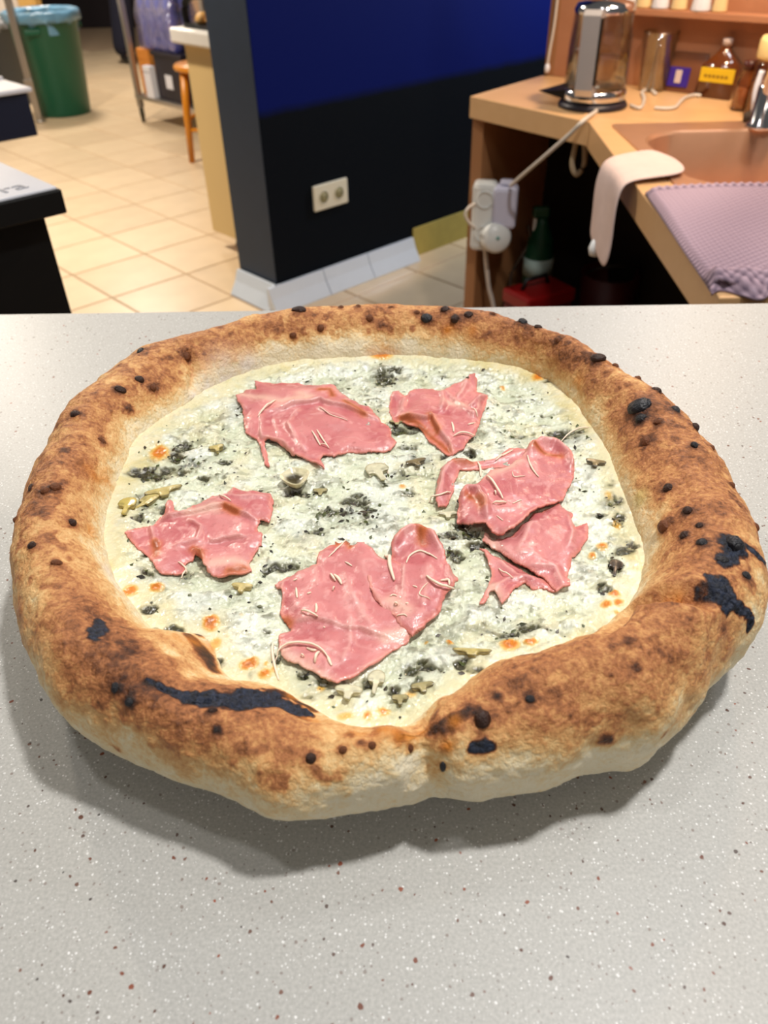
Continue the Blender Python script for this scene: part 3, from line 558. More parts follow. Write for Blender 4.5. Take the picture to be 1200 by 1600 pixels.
# towel
def towel_material():
    m, N, L, P = new_mat('mauve_waffle_towel'); P.inputs['Roughness'].default_value = .9
    at = N.new('ShaderNodeAttribute'); at.attribute_name = 'weave'
    r = N.new('ShaderNodeValToRGB'); r.color_ramp.elements[0].color = lin((80, 64, 84))+(1,); r.color_ramp.elements[1].color = lin((176, 154, 170))+(1,); r.color_ramp.elements[0].position = .1; r.color_ramp.elements[1].position = .8
    L.new(at.outputs['Fac'], r.inputs[0]); L.new(r.outputs[0], P.inputs['Base Color']); return m
M_towel = towel_material()
ta, tb = Vector((0.442, 1.3115, 0.7825)), Vector((0.4084, 0.8992, 0.7825)); tx = Vector((.62, -.04, 0))
NX, NY = 220, 150; V, F, WV = [], [], []
for i in range(NY+1):
    for j in range(NX+1):
        s_, t_ = i/NY, j/NX
        p = ta.lerp(tb, s_)+tx*t_
        back = .012*math.sin(t_*7)+.045*t_
        p = p+Vector((0, -.05*t_*s_+back*(1-s_), 0))
        wv = (math.sin(t_*math.pi*90)*math.sin(s_*math.pi*74))
        wv = .5+.5*wv
        hem = 1 if s_ > .9 else 0
        h = .0075+.0035*wv+.003*math.sin(t_*9+s_*4)*math.sin(s_*6)
        if s_ > .86: h += .011*math.exp(-((s_-.93)/.035)**2)+.002*math.sin(t_*120)*(s_ > .9)
        if s_ < .05: h += .004
        ed = min(s_/.03, (1-s_)/.03, t_/.012, 1); h *= max(.12, ed)
        V.append(p+Vector((0, .012*math.sin(t_*60)*(s_ > .97), h))); WV.append(wv*.8+.1+.1*math.sin(t_*13+s_*5))
for i in range(NY):
    for j in range(NX):
        a = i*(NX+1)+j; F.append((a, a+NX+1, a+NX+2, a+1))
me = mesh_np('waffle_towel', [tuple(v) for v in V], F); vattr(me, 'weave', np.array(WV))
o = link('waffle_towel', me, M_towel); so = o.modifiers.new('thick', 'SOLIDIFY'); so.thickness = .004; so.offset = 0
tag(o, 'mauve waffle weave towel lying on the worktop in front of the sink', 'towel')
# ------------------------------------------------------------------ person standing in the doorway
M_trou = mat('dark_navy_trousers', (18, 20, 40), .85, noise=.15, scale=12); M_skin = mat('skin', (196, 146, 118), .55); M_shirt = mat('dark_teal_shirt', (34, 60, 66), .85); M_shoe = mat('black_shoes', (14, 12, 16), .5); M_hair = mat('dark_hair', (34, 24, 18), .7)
def skin_obj(name, J, E, R, m, parent, sub=2, root=0):
    me = bpy.data.meshes.new(name); me.from_pydata(J, E, []); me.update(); o = link(name, me, m, parent, False)
    sk = o.modifiers.new('skin', 'SKIN'); sk.use_smooth_shade = True
    for i, r in enumerate(R):
        v = me.skin_vertices[0].data[i]; v.radius = r if isinstance(r, tuple) else (r, r); v.use_root = (i == root)
    ss = o.modifiers.new('sub', 'SUBSURF'); ss.levels = ss.render_levels = sub
    return o
ph_ = thing('person', (-2.21, 8.52, 0), 'person in dark trousers standing in the far doorway, cut off above the knees', 'person', math.radians(50))
J = [(0, 0, .93), (0, 0, 1.06), (0, .0, 1.25), (0, 0, 1.42), (0, -.01, 1.50), (0, -.02, 1.60), (0, -.02, 1.72),
     (.10, 0, .88), (.125, -.03, .50), (.15, 0, .09), (.155, -.13, .04), (-.10, 0, .88), (-.13, .0, .50), (-.17, .03, .09), (-.19, -.10, .04),
     (.17, 0, 1.41), (.23, .02, 1.14), (.25, -.06, .90), (.25, -.08, .82), (-.17, 0, 1.41), (-.23, .02, 1.14), (-.25, -.06, .90), (-.25, -.08, .82)]
E = [(0, 1), (1, 2), (2, 3), (3, 4), (4, 5), (5, 6), (0, 7), (7, 8), (8, 9), (9, 10), (0, 11), (11, 12), (12, 13), (13, 14), (3, 15), (15, 16), (16, 17), (17, 18), (3, 19), (19, 20), (20, 21), (21, 22)]
R = [(.15, .11), (.14, .10), (.16, .11), (.13, .09), .055, .075, .08, .085, .06, .042, .036, .085, .06, .042, .036, .055, .042, .030, .032, .055, .042, .030, .032]
skin_obj('body', J, E, R, M_skin, ph_)
skin_obj('trousers', [J[0], (0, 0, 1.02), J[7], J[8], (.16, 0, .04), J[11], J[12], (-.18, .03, .04)], [(0, 1), (0, 2), (2, 3), (3, 4), (0, 5), (5, 6), (6, 7)], [(.165, .125), (.16, .12), .12, .11, .11, .12, .11, .11], M_trou, ph_)
skin_obj('shirt', [(0, 0, 1.0), J[2], J[3], J[15], (.215, .015, 1.22), J[19], (-.215, .015, 1.22)], [(0, 1), (1, 2), (2, 3), (3, 4), (2, 5), (5, 6)], [(.175, .13), (.175, .125), (.15, .105), .07, .062, .07, .062], M_shirt, ph_)
for s, (hx, hy) in ((1, (.152, 0)), (-1, (-.175, .03))):
    skin_obj('shoe', [(hx, hy+.05, .055), (hx, hy-.04, .055), (hx+.008*s, hy-.15, .032)], [(0, 1), (1, 2)], [(.058, .055), (.056, .055), (.046, .034)], M_shoe, ph_)
    for k in range(4): skin_obj('finger', [(.25*s, -.085-.0, .80), (.25*s+(k-1.5)*.012*s, -.10, .755), (.25*s+(k-1.5)*.013*s, -.092, .715+.008*abs(k-1.3))], [(0, 1), (1, 2)], [.010, .009, .007], M_skin, ph_, 1)
    skin_obj('thumb', [(.235*s, -.09, .83), (.215*s, -.115, .80), (.213*s, -.12, .77)], [(0, 1), (1, 2)], [.011, .010, .008], M_skin, ph_, 1)
hr = lathe('hair', [(.088, .0), (.096, .04), (.090, .09), (.06, .125), (0, .135)], M_hair, ph_, 24, (0, -.008, 1.655))
for s in (-1, 1): lathe('eye', [(0, -.008), (.008, 0), (0, .008)], M_shoe, ph_, 10, (.03*s, -.092, 1.665)); lathe('ear', [(0, -.03), (.012, -.01), (.014, .01), (0, .03)], M_skin, ph_, 10, (.085*s, -.01, 1.65))
skin_obj('nose', [(0, -.088, 1.665), (0, -.108, 1.635)], [(0, 1)], [.009, .012], M_skin, ph_, 1)
box('mouth', (-.022, .022, -.096, -.088, 1.598, 1.605), mat('lips', (160, 90, 84), .5), ph_, .002)
# ------------------------------------------------------------------ tables: shapes of crust, ham, browning (metres)
TAB = {"RO":[0.15934,0.15882,0.1586,0.15807,0.15717,0.15634,0.1551,0.15365,0.15239,0.15238,0.15222,0.15185,0.15228,0.15308,0.15384,0.1549,0.15582,0.15664,0.15788,0.15953,0.16107,0.16177,0.16298,0.16425,0.1644,0.16442,0.1644,0.16374,0.16441,0.16596,0.16676,0.16674,0.16777,0.16837,0.16823,0.16741,0.16755,0.16767,0.16728,0.16761,0.16782,0.16768,0.16788,0.16964,0.17089,0.17493,0.17903,0.1837,0.18219,0.17938,0.17695,0.17458,0.17315,0.17182,0.17045,0.1694,0.16848,0.16758,0.1662,0.16507,0.16494,0.16498,0.16471,0.16442,0.16446,0.16481,0.16533,0.16566,0.16621,0.16684,0.16772,0.1686,0.16974,0.17025,0.17114,0.17237,0.17456,0.1752,0.1742,0.17296,0.17204,0.17159,0.17155,0.17191,0.17233,0.17397,0.17554,0.17397,0.1714,0.1694,0.16733,0.16496,0.16601,0.16805,0.16953,0.17037,0.17141,0.17114,0.1708,0.17395,0.17793,0.17603,0.17446,0.17412,0.17313,0.17355,0.17466,0.17616,0.17623,0.17541,0.17374,0.17181,0.17012,0.16869,0.16706,0.16526,0.16411,0.1634,0.16255,0.16087],"RI":[0.11307,0.11331,0.11374,0.11443,0.11534,0.11645,0.11775,0.11898,0.12039,0.12198,0.12375,0.12566,0.12774,0.12998,0.13218,0.13336,0.13447,0.13535,0.13451,0.13323,0.13145,0.13059,0.12926,0.1274,0.12681,0.12693,0.12661,0.12584,0.12614,0.12598,0.12534,0.12424,0.1234,0.125,0.12612,0.12677,0.1283,0.13004,0.13125,0.13197,0.13246,0.13266,0.13272,0.13252,0.13219,0.13189,0.13143,0.13072,0.12987,0.12903,0.12922,0.12978,0.13028,0.13086,0.13159,0.13104,0.12907,0.12737,0.12646,0.12578,0.12531,0.12537,0.12576,0.12633,0.12669,0.12707,0.12765,0.12763,0.12772,0.12795,0.12804,0.12826,0.12782,0.1274,0.12755,0.12803,0.12737,0.12274,0.11821,0.11924,0.12287,0.12767,0.12975,0.12807,0.12838,0.13017,0.13315,0.13687,0.14117,0.14253,0.14374,0.14443,0.13925,0.13411,0.13064,0.12777,0.12572,0.12771,0.12993,0.13056,0.13221,0.13435,0.13427,0.1339,0.13342,0.13232,0.13127,0.1304,0.12908,0.12776,0.1264,0.12439,0.12259,0.12054,0.11854,0.11677,0.11542,0.11425,0.11324,0.11301],"ZT":[0.97549,0.97568,0.97574,0.97569,0.9756,0.9755,0.9754,0.9753,0.97521,0.97513,0.97506,0.97503,0.97501,0.975,0.975,0.975,0.975,0.975,0.97499,0.97497,0.97494,0.97487,0.97479,0.9747,0.9746,0.9745,0.9744,0.9743,0.97421,0.97415,0.97413,0.97415,0.97421,0.9743,0.9744,0.9745,0.9746,0.9747,0.97479,0.97485,0.97487,0.97485,0.97479,0.9747,0.9746,0.9745,0.9744,0.9743,0.97421,0.97413,0.97406,0.97403,0.97401,0.974,0.974,0.974,0.974,0.974,0.97401,0.97403,0.97406,0.97413,0.97421,0.9743,0.9744,0.9745,0.9746,0.9747,0.97479,0.97487,0.97494,0.97497,0.97499,0.975,0.975,0.97499,0.97494,0.97476,0.97438,0.97374,0.97284,0.97178,0.97067,0.96961,0.96862,0.96773,0.96693,0.96625,0.96574,0.96544,0.96541,0.96571,0.96648,0.96783,0.9697,0.97182,0.97383,0.97551,0.9768,0.97776,0.97845,0.97893,0.97924,0.97944,0.97957,0.97963,0.97955,0.97929,0.97882,0.9782,0.9775,0.97678,0.9761,0.97551,0.97503,0.9747,0.97455,0.97459,0.97482,0.97517],"spots":[[0.11675,0.37279,0.97505,0.00472,0.00291,1,1],[0.12505,0.36729,0.97408,0.00217,0.00181,0.7,1],[0.13259,0.35205,0.97403,0.00212,0.00176,0.8,1],[0.13909,0.34033,0.97354,0.00312,0.00243,0.95,1],[0.12633,0.32463,0.97376,0.00665,0.00432,1.15,1],[0.12478,0.31622,0.97226,0.00294,0.00229,1.1,1],[0.14224,0.32022,0.97445,0.00267,0.00267,1.1,1],[0.14917,0.30939,0.97119,0.00231,0.00264,0.95,1],[0.12559,0.34444,0.97504,0.00311,0.00242,0.65,0],[0.13053,0.30941,0.97506,0.00226,0.00162,0.65,1],[0.12286,0.30026,0.97002,0.00285,0.00317,0.75,1],[0.14077,0.28901,0.97455,0.00188,0.00188,1.05,1],[0.13228,0.30106,0.97521,0.00223,0.00127,0.5,0],[0.13944,0.27706,0.97435,0.00183,0.00153,0.6,0],[0.13475,0.27887,0.97456,0.00183,0.00152,0.55,0],[0.13158,0.28227,0.97402,0.00153,0.00122,0.5,0],[0.12256,0.26439,0.96958,0.00235,0.00206,0.85,1],[0.12351,0.24187,0.97359,0.00223,0.00223,1,1],[0.1155,0.24264,0.96589,0.00337,0.00365,0.75,1],[0.12321,0.22971,0.97601,0.00162,0.00162,0.85,1],[0.11745,0.22851,0.97292,0.00216,0.00189,0.85,1],[0.11983,0.21858,0.97743,0.00236,0.0021,1.1,1],[0.13141,0.21734,0.97745,0.00398,0.00345,1.15,1],[0.15112,0.26609,0.96902,0.00152,0.00183,0.8,1],[0.15043,0.23917,0.96696,0.00145,0.00203,0.7,1],
[0.14653,0.23711,0.97088,0.00199,0.00114,0.6,0],[0.1512,0.27499,0.96972,0.00124,0.00217,0.65,0],[0.15098,0.29238,0.97043,0.00128,0.00192,0.7,1],[0.117,0.32042,0.96409,0.00265,0.00232,0.62,0],[0.11784,0.30702,0.96464,0.00387,0.00323,0.62,0],[0.1321,0.3142,0.97558,0.00196,0.00131,0.6,0],[0.13108,0.20244,0.97543,0.00232,0.00155,1.1,1],[0.12386,0.20785,0.97873,0.00282,0.0018,1.1,1],[-0.04876,0.44257,0.97461,0.00485,0.00243,0.85,1],[-0.02364,0.44851,0.97426,0.00204,0.00163,0.8,1],[-0.01328,0.44861,0.97415,0.00204,0.00163,0.8,1],[0.00716,0.44767,0.97416,0.00203,0.00122,0.7,1],[-0.03575,0.43345,0.96794,0.00239,0.00239,0.8,1],[-0.05236,0.42921,0.96567,0.00239,0.00199,0.62,1],[-0.00584,0.43961,0.97085,0.00241,0.00241,0.75,1],[0.00084,0.43758,0.96855,0.00561,0.0024,0.7,0],[-0.00499,0.44474,0.97354,0.00364,0.00162,0.62,0],[0.0049,0.44317,0.97282,0.00323,0.00202,0.55,0],[0.02255,0.44124,0.9734,0.00201,0.00161,0.7,1],[0.02865,0.4369,0.97111,0.004,0.0028,1.1,1],[0.03973,0.44022,0.97441,0.00322,0.00241,0.95,1],[0.04567,0.43296,0.97197,0.00279,0.00279,0.95,1],[0.0533,0.43355,0.97381,0.00319,0.00239,0.85,1],[0.08439,0.42266,0.97477,0.00315,0.00276,1.05,1],[0.09222,0.41589,0.97479,0.00273,0.00156,0.85,1],[0.06796,0.43357,0.97468,0.0016,0.0012,0.8,1],[0.10061,0.39835,0.97339,0.00189,0.00189,0.7,1],[0.09395,0.40418,0.97088,0.0023,0.00191,0.6,0],[0.10593,0.38878,0.97339,0.00224,0.00149,0.6,0],[-0.13514,0.39873,0.97343,0.00271,0.00309,1.05,1],[-0.11016,0.39939,0.97074,0.00344,0.00306,0.65,1],[-0.1297,0.36876,0.97109,0.00292,0.00219,0.95,1],[-0.13669,0.35642,0.97195,0.00358,0.00215,1,1],[-0.12329,0.36868,0.9662,0.00219,0.00219,0.8,1],[-0.13181,0.34925,0.96518,0.00461,0.00213,0.75,0],[-0.15124,0.32939,0.9738,0.00274,0.00206,0.9,1],[-0.13579,0.31606,0.96666,0.00266,0.00133,0.72,1],[-0.14612,0.29697,0.97402,0.00256,0.0016,0.75,0],[-0.14463,0.26538,0.97445,0.0024,0.0021,0.72,1],[-0.14136,0.26829,0.97399,0.0027,0.0024,0.78,1],[-0.15479,0.27285,0.97138,0.00124,0.00216,0.95,1],[-0.12978,0.25037,0.96985,0.00201,0.00173,1,1],[-0.14011,0.24843,0.97468,0.00259,0.00144,0.65,0],[-0.155,0.25464,0.96771,0.0015,0.0015,0.75,1],[-0.13854,0.23062,0.97404,0.00194,0.00166,0.85,1],[-0.12541,0.22,0.97476,0.00239,0.0016,0.65,1],[-0.14311,0.30989,0.97291,0.00197,0.00098,0.6,0],[-0.13927,0.33118,0.97003,0.00205,0.00137,0.5,0],[-0.14467,0.27684,0.9743,0.00153,0.00123,0.6,0],[-0.15257,0.3604,0.97192,0.00292,0.00146,0.45,0],[-0.13741,0.26924,0.97178,0.0018,0.0015,0.5,0],[-0.12284,0.22531,0.97266,0.00215,0.00162,0.5,0],[-0.13674,0.2204,0.97314,0.00163,0.00135,0.45,0],[-0.12488,0.38364,0.97234,0.00374,0.00187,0.5,0],[-0.0984,0.41688,0.97452,0.00274,0.00157,0.55,0],[-0.09247,0.41293,0.97062,0.0035,0.00195,0.5,0],[-0.08069,0.42599,0.97391,0.00317,0.00158,0.55,0],[-0.06637,0.43168,0.97299,0.00319,0.00199,0.6,0],[-0.07095,0.42338,0.96729,0.00276,0.00158,0.5,0],[-0.08857,0.16129,0.97087,0.00158,0.0018,1.1,1],[-0.08304,0.157,0.96921,0.00201,0.00134,1.1,1],[-0.05619,0.1531,0.9691,0.00172,0.00108,0.85,1],[-0.05361,0.14686,0.96699,0.00192,0.00171,0.95,0],[-0.02392,0.13773,0.96448,0.00186,0.00165,0.95,1],[-0.01444,0.14033,0.96517,0.00145,0.00124,0.75,1],[-0.00536,0.14154,0.96514,0.00145,0.00124,0.7,1],[-0.04873,0.13902,0.9622,0.00148,0.00127,0.5,0],[-0.08613,0.16524,0.97301,0.0009,0.00068,0.7,0],[-0.1098,0.17711,0.97353,0.00191,0.00167,0.4,0],[-0.10238,0.16585,0.96924,0.00279,0.00163,0.5,0],[-0.09423,0.15889,0.96511,0.00321,0.00184,0.62,0],[-0.09182,0.15599,0.96082,0.00138,0.00115,0.5,0],[-0.08485,0.15376,0.96347,0.00135,0.00135,0.5,0],[-0.08046,0.15192,0.96377,0.00156,0.00201,0.55,0],[-0.06988,0.14663,0.96199,0.00176,0.00307,0.55,0],[-0.09118,0.15475,0.94837,0.00166,0.0019,0.5,0],[-0.07687,0.1485,0.95871,0.00179,0.00157,0.5,0],[-0.06992,0.15227,0.9689,0.00152,0.00109,0.65,0],[-0.03167,0.14036,0.96578,0.00374,0.00187,0.62,0],[-0.03355,0.1366,0.96403,0.0029,0.00166,0.55,0],[-0.01607,0.13448,0.96051,0.0027,0.00166,0.5,0],[-0.0559,0.13996,0.95877,0.00173,0.00108,0.4,0],[-0.10246,0.18396,0.97389,0.00144,0.0012,0.5,0],
[0.00351,0.14424,0.9655,0.00187,0.00208,0.75,0],[0.00703,0.14056,0.96279,0.00125,0.00146,0.75,1],[-0.00869,0.14227,0.96535,0.00207,0.00104,0.7,0],[-0.01185,0.14538,0.96485,0.00188,0.00084,0.6,0],[0.01431,0.14685,0.96633,0.0023,0.00251,0.92,0],[0.01881,0.14602,0.96651,0.0023,0.0023,0.85,0],[0.02569,0.15111,0.96858,0.00274,0.0019,0.9,0],[0.02968,0.14768,0.96849,0.00293,0.00293,0.97,1],[0.03483,0.15429,0.97103,0.00211,0.00127,0.85,0],[0.02866,0.14128,0.9643,0.00272,0.00251,1.12,0],[0.04443,0.15202,0.97221,0.00169,0.00126,1.05,1],[0.01643,0.13766,0.95663,0.00127,0.00191,1.05,1],[0.03812,0.15016,0.97064,0.00168,0.00126,0.6,0],[0.04158,0.14593,0.96866,0.00147,0.00147,0.5,0],[0.03828,0.14513,0.96794,0.00126,0.00105,0.45,0],[0.01714,0.14146,0.9636,0.00167,0.00292,0.55,0],[0.07977,0.16037,0.97714,0.00197,0.00175,0.78,0],[0.0706,0.15827,0.97602,0.00195,0.00151,0.7,0],[0.09587,0.1673,0.97481,0.00183,0.00137,0.65,0],[0.06962,0.147,0.95824,0.00333,0.00311,0.82,0],[0.07946,0.1696,0.97873,0.0029,0.00134,0.72,0],[0.07342,0.16705,0.97829,0.0022,0.00132,0.68,0],[0.06151,0.15662,0.97502,0.00214,0.0015,0.55,0],[0.08643,0.15127,0.96654,0.00134,0.00178,0.5,0],[0.0793,0.14909,0.96413,0.00133,0.00222,0.45,0],[0.09086,0.15106,0.95322,0.00139,0.00186,0.55,0],[0.10412,0.18248,0.9786,0.00189,0.00142,0.62,0],[0.10161,0.17852,0.97819,0.00187,0.0014,0.68,0],[0.11717,0.18199,0.97078,0.00196,0.0022,0.68,0],[0.08945,0.17426,0.97909,0.00205,0.00137,0.55,0],[0.0984,0.18569,0.97953,0.00142,0.00118,0.5,0],[0.09587,0.1673,0.97481,0.00137,0.00137,0.6,0],[0.11308,0.17772,0.96977,0.00193,0.00145,0.55,0],[0.0824,0.15342,0.97179,0.00176,0.0011,0.4,0],[0.05491,0.14898,0.97059,0.00191,0.00148,0.4,0],[0.05143,0.15834,0.97498,0.00256,0.00171,0.5,0],[0.06068,0.16121,0.97656,0.00302,0.00172,0.5,0],[0.05472,0.14272,0.96228,0.00172,0.00129,0.35,0],[0.10846,0.21191,0.97367,0.0018,0.00103,0.6,0],[0.10588,0.2007,0.97801,0.00173,0.00099,0.6,0],[0.10968,0.22553,0.96641,0.00161,0.00134,0.5,0],[0.13736,0.25017,0.97519,0.0023,0.00172,0.55,0],[0.13116,0.2482,0.97554,0.00199,0.00114,0.5,0],[0.12666,0.25619,0.97312,0.00231,0.00144,0.5,0],[0.12856,0.27234,0.97299,0.00269,0.0012,0.45,0],[0.12263,0.28537,0.96899,0.00246,0.00154,0.45,0],[0.11594,0.27865,0.96111,0.00214,0.00183,0.45,0],[0.12238,0.24972,0.97122,0.00171,0.00142,0.55,0]],"broad":[[-0.1109,0.20256,0.97271,0.0139,0.16],[-0.10112,0.18553,0.9729,0.01442,0.24],[-0.08931,0.17448,0.97342,0.01386,0.22],[-0.10117,0.16348,0.96712,0.01046,0.12],[-0.08061,0.16362,0.97262,0.01342,0.22],[-0.06301,0.15398,0.96979,0.01299,0.18],[-0.07325,0.15847,0.97138,0.011,0.15],[-0.04291,0.15548,0.96709,0.00863,0.12],[-0.11286,0.18059,0.9736,0.00964,-0.05],[-0.05641,0.1492,0.96798,0.01071,0.06],[-0.07654,0.18271,0.96412,0.00428,-0.3],[-0.06772,0.1719,0.96454,0.00368,-0.25],[-0.08297,0.18722,0.96547,0.0053,-0.2],[-0.07102,0.1949,0.95382,0.00324,0.42],[-0.06764,0.19012,0.95361,0.00468,0.45],[-0.06485,0.18576,0.95336,0.0039,0.45],[-0.06252,0.18219,0.95357,0.00217,0.45],[-0.07257,0.20343,0.94946,0.00205,0.3],[0.13187,0.29264,0.97458,0.02501,0.2],[0.13116,0.2482,0.97554,0.02273,0.2],[0.11698,0.21428,0.97758,0.01552,0.2],[0.11485,0.18596,0.97596,0.01459,0.12],[0.08081,0.16085,0.97721,0.01975,0.15],[0.05039,0.15807,0.97477,0.01705,0.16],[0.03157,0.15425,0.97023,0.0127,0.1],[0.06328,0.1497,0.96869,0.01722,0.06],[0.08882,0.15203,0.9646,0.0135,0.04],[0.11491,0.26401,0.96016,0.00889,-0.12],[0.11066,0.24108,0.95786,0.00706,-0.1],[0.11629,0.28538,0.96175,0.00774,-0.08],[0.13945,0.31887,0.97523,0.01327,0.12],[-0.13841,0.29246,0.97016,0.00759,0.28],[-0.12077,0.37621,0.96765,0.01034,0.14],[-0.14433,0.32915,0.97325,0.01023,0.1],[-0.10777,0.40273,0.97146,0.01152,0.1],[-0.00104,0.43924,0.97014,0.01204,0.12],[0.07078,0.42605,0.97417,0.02367,0.15],[0.0968,0.40431,0.97385,0.01912,0.16],[0.10224,0.38824,0.96787,0.00935,0.15],[0.03754,0.43635,0.97245,0.01599,0.08],[-0.05565,0.43217,0.97028,0.01595,0.08],[-0.08564,0.15235,0.95771,0.00915,-0.08],[-0.02102,0.1324,0.95732,0.01464,-0.18],
[-0.04517,0.13386,0.95613,0.01066,-0.12],[-0.002,0.13519,0.95574,0.01265,-0.28],[0.00598,0.13882,0.95988,0.00419,-0.2],[-0.03692,0.42706,0.95812,0.01034,-0.22],[-0.01349,0.42829,0.95858,0.01034,-0.2],[0.01762,0.42873,0.95742,0.01036,-0.2],[0.04866,0.42251,0.9576,0.01028,-0.2],[-0.06328,0.42124,0.95702,0.0103,-0.2],[0.07094,0.41518,0.95707,0.00864,-0.15],[0.00903,0.14429,0.96551,0.00333,-0.15],[0.02602,0.13631,0.9542,0.01281,-0.2],[0.04836,0.13932,0.95779,0.0129,-0.1],[0.06517,0.14527,0.94796,0.00909,-0.25],[0.08448,0.14727,0.95102,0.00922,-0.22],[0.09514,0.15798,0.96389,0.00575,-0.2],[0.04268,0.13753,0.95006,0.01094,-0.15],[-0.00538,0.14061,0.96485,0.01035,0.08],[-0.03077,0.13884,0.9652,0.01245,0.08],[-0.11002,0.22692,0.95781,0.00494,-0.2],[-0.12548,0.27304,0.94486,0.00625,-0.3],[-0.12751,0.30638,0.9462,0.00599,-0.3],[-0.12717,0.20279,0.97327,0.00644,-0.12],[-0.13449,0.21398,0.97278,0.00667,-0.1],[0.02034,0.16406,0.96019,0.00556,0.06],[0.1204,0.18046,0.9629,0.00624,0.1],[0.13267,0.19216,0.96609,0.00516,-0.25],[0.14008,0.20761,0.96996,0.00373,-0.25],[0.14403,0.22436,0.97111,0.00415,-0.1]],"char":[[[-0.07877,0.16463,0.97257,0.00067],[-0.07175,0.16149,0.97134,0.00177],[-0.06535,0.15972,0.97018,0.00286],[-0.05745,0.15903,0.96895,0.0035],[-0.04955,0.15907,0.96745,0.00371],[-0.04393,0.16313,0.96415,0.00465],[-0.03832,0.16454,0.96123,0.00402],[-0.03174,0.16207,0.95971,0.00267],[-0.02515,0.15906,0.95859,0.00088]],[[0.11541,0.19776,0.97929,0.00297],[0.11684,0.19349,0.97831,0.00518],[0.11855,0.19037,0.97652,0.00419],[0.11935,0.18804,0.9747,0.00246]],[[0.11935,0.18804,0.9747,0.00173],[0.12437,0.1898,0.97247,0.002],[0.12927,0.19028,0.96808,0.00204],[0.13146,0.19001,0.96409,0.0018],[0.13097,0.18883,0.96198,0.00155]],[[0.12987,0.2196,0.97775,0.00319],[0.13141,0.21734,0.97745,0.00451],[0.12852,0.21129,0.97796,0.00313],[0.12386,0.20785,0.97873,0.00257]],[[0.13812,0.21847,0.97479,0.00135],[0.14095,0.21678,0.97241,0.00135],[0.14423,0.21621,0.96851,0.00137]],[[-0.10232,0.19058,0.97129,0.00171],[-0.09991,0.18532,0.97257,0.00264],[-0.09992,0.18021,0.97433,0.00189]],[[0.02638,0.14104,0.9639,0.00167],[0.03104,0.14103,0.96413,0.00167]]],"burn":[[[-0.07468,0.19897,0.9539,0.00227],[-0.07044,0.19416,0.95379,0.00373],[-0.06707,0.1893,0.95357,0.00418],[-0.06303,0.18326,0.95319,0.00242]],[[-0.04056,0.16752,0.95999,0.00181],[-0.03347,0.16783,0.95568,0.00183],[-0.02563,0.16228,0.95569,0.00157]],[[-0.10207,0.19691,0.96856,0.00399],[-0.08977,0.18295,0.97046,0.00475],[-0.07631,0.1712,0.96951,0.00365]],[[0.0133,0.14595,0.96608,0.00188],[0.02064,0.14867,0.96736,0.0021],[0.02794,0.1508,0.96899,0.00189]]],"tint":[[-0.09016,0.40271,0.9551,0.01084,0],[-0.09933,0.39213,0.95263,0.00764,0],[-0.07934,0.41163,0.95516,0.00784,0],[-0.10671,0.38148,0.95259,0.00451,0],[-0.12695,0.28444,0.94724,0.00446,0],[-0.12383,0.26429,0.94486,0.00399,0],[-0.11375,0.23432,0.95653,0.00336,0],[0.11437,0.27038,0.95881,0.00421,2],[0.00241,0.4284,0.9514,0.008,1],[-0.00376,0.42788,0.95198,0.00559,1],[-0.00958,0.1471,0.96384,0.00295,1],[-0.002,0.14716,0.96405,0.00337,1],[0.00674,0.1456,0.96573,0.00334,1],[0.00976,0.14913,0.96538,0.00253,1],[0.00238,0.14511,0.96552,0.00292,1],[-0.02708,0.15979,0.95905,0.00354,1],[-0.02253,0.15595,0.95978,0.00306,1],[-0.03347,0.16783,0.95568,0.00183,1],[-0.06682,0.19827,0.94849,0.00406,1],[-0.07281,0.19543,0.9548,0.00399,1],[-0.06075,0.18365,0.95084,0.00243,1],[0.04134,0.42932,0.96711,0.00357,1],[0.05455,0.42667,0.96819,0.00316,1],[0.10107,0.19224,0.97906,0.00337,1],[0.09761,0.19292,0.97742,0.00289,1],[0.107,0.35611,0.94772,0.0036,1],[0.10613,0.37062,0.96137,0.00438,1],[0.12282,0.37062,0.9743,0.00291,1],[0.01827,0.14151,0.96373,0.00209,1],[0.02075,0.14791,0.96723,0.0021,1],[-0.13326,0.2919,0.96425,0.00571,1],[-0.13079,0.2957,0.95973,0.00449,1],[-0.07649,0.19321,0.95854,0.00345,1],[-0.12542,0.2561,0.96118,0.00235,1]],"crease":[[[[0.00946,0.15307,0.96202],[0.00995,0.14665,0.96599],[0.01036,0.14131,0.96338],[0.01178,0.13795,0.95645],[0.01646,0.13746,0.94299]],0.0038,0.005],
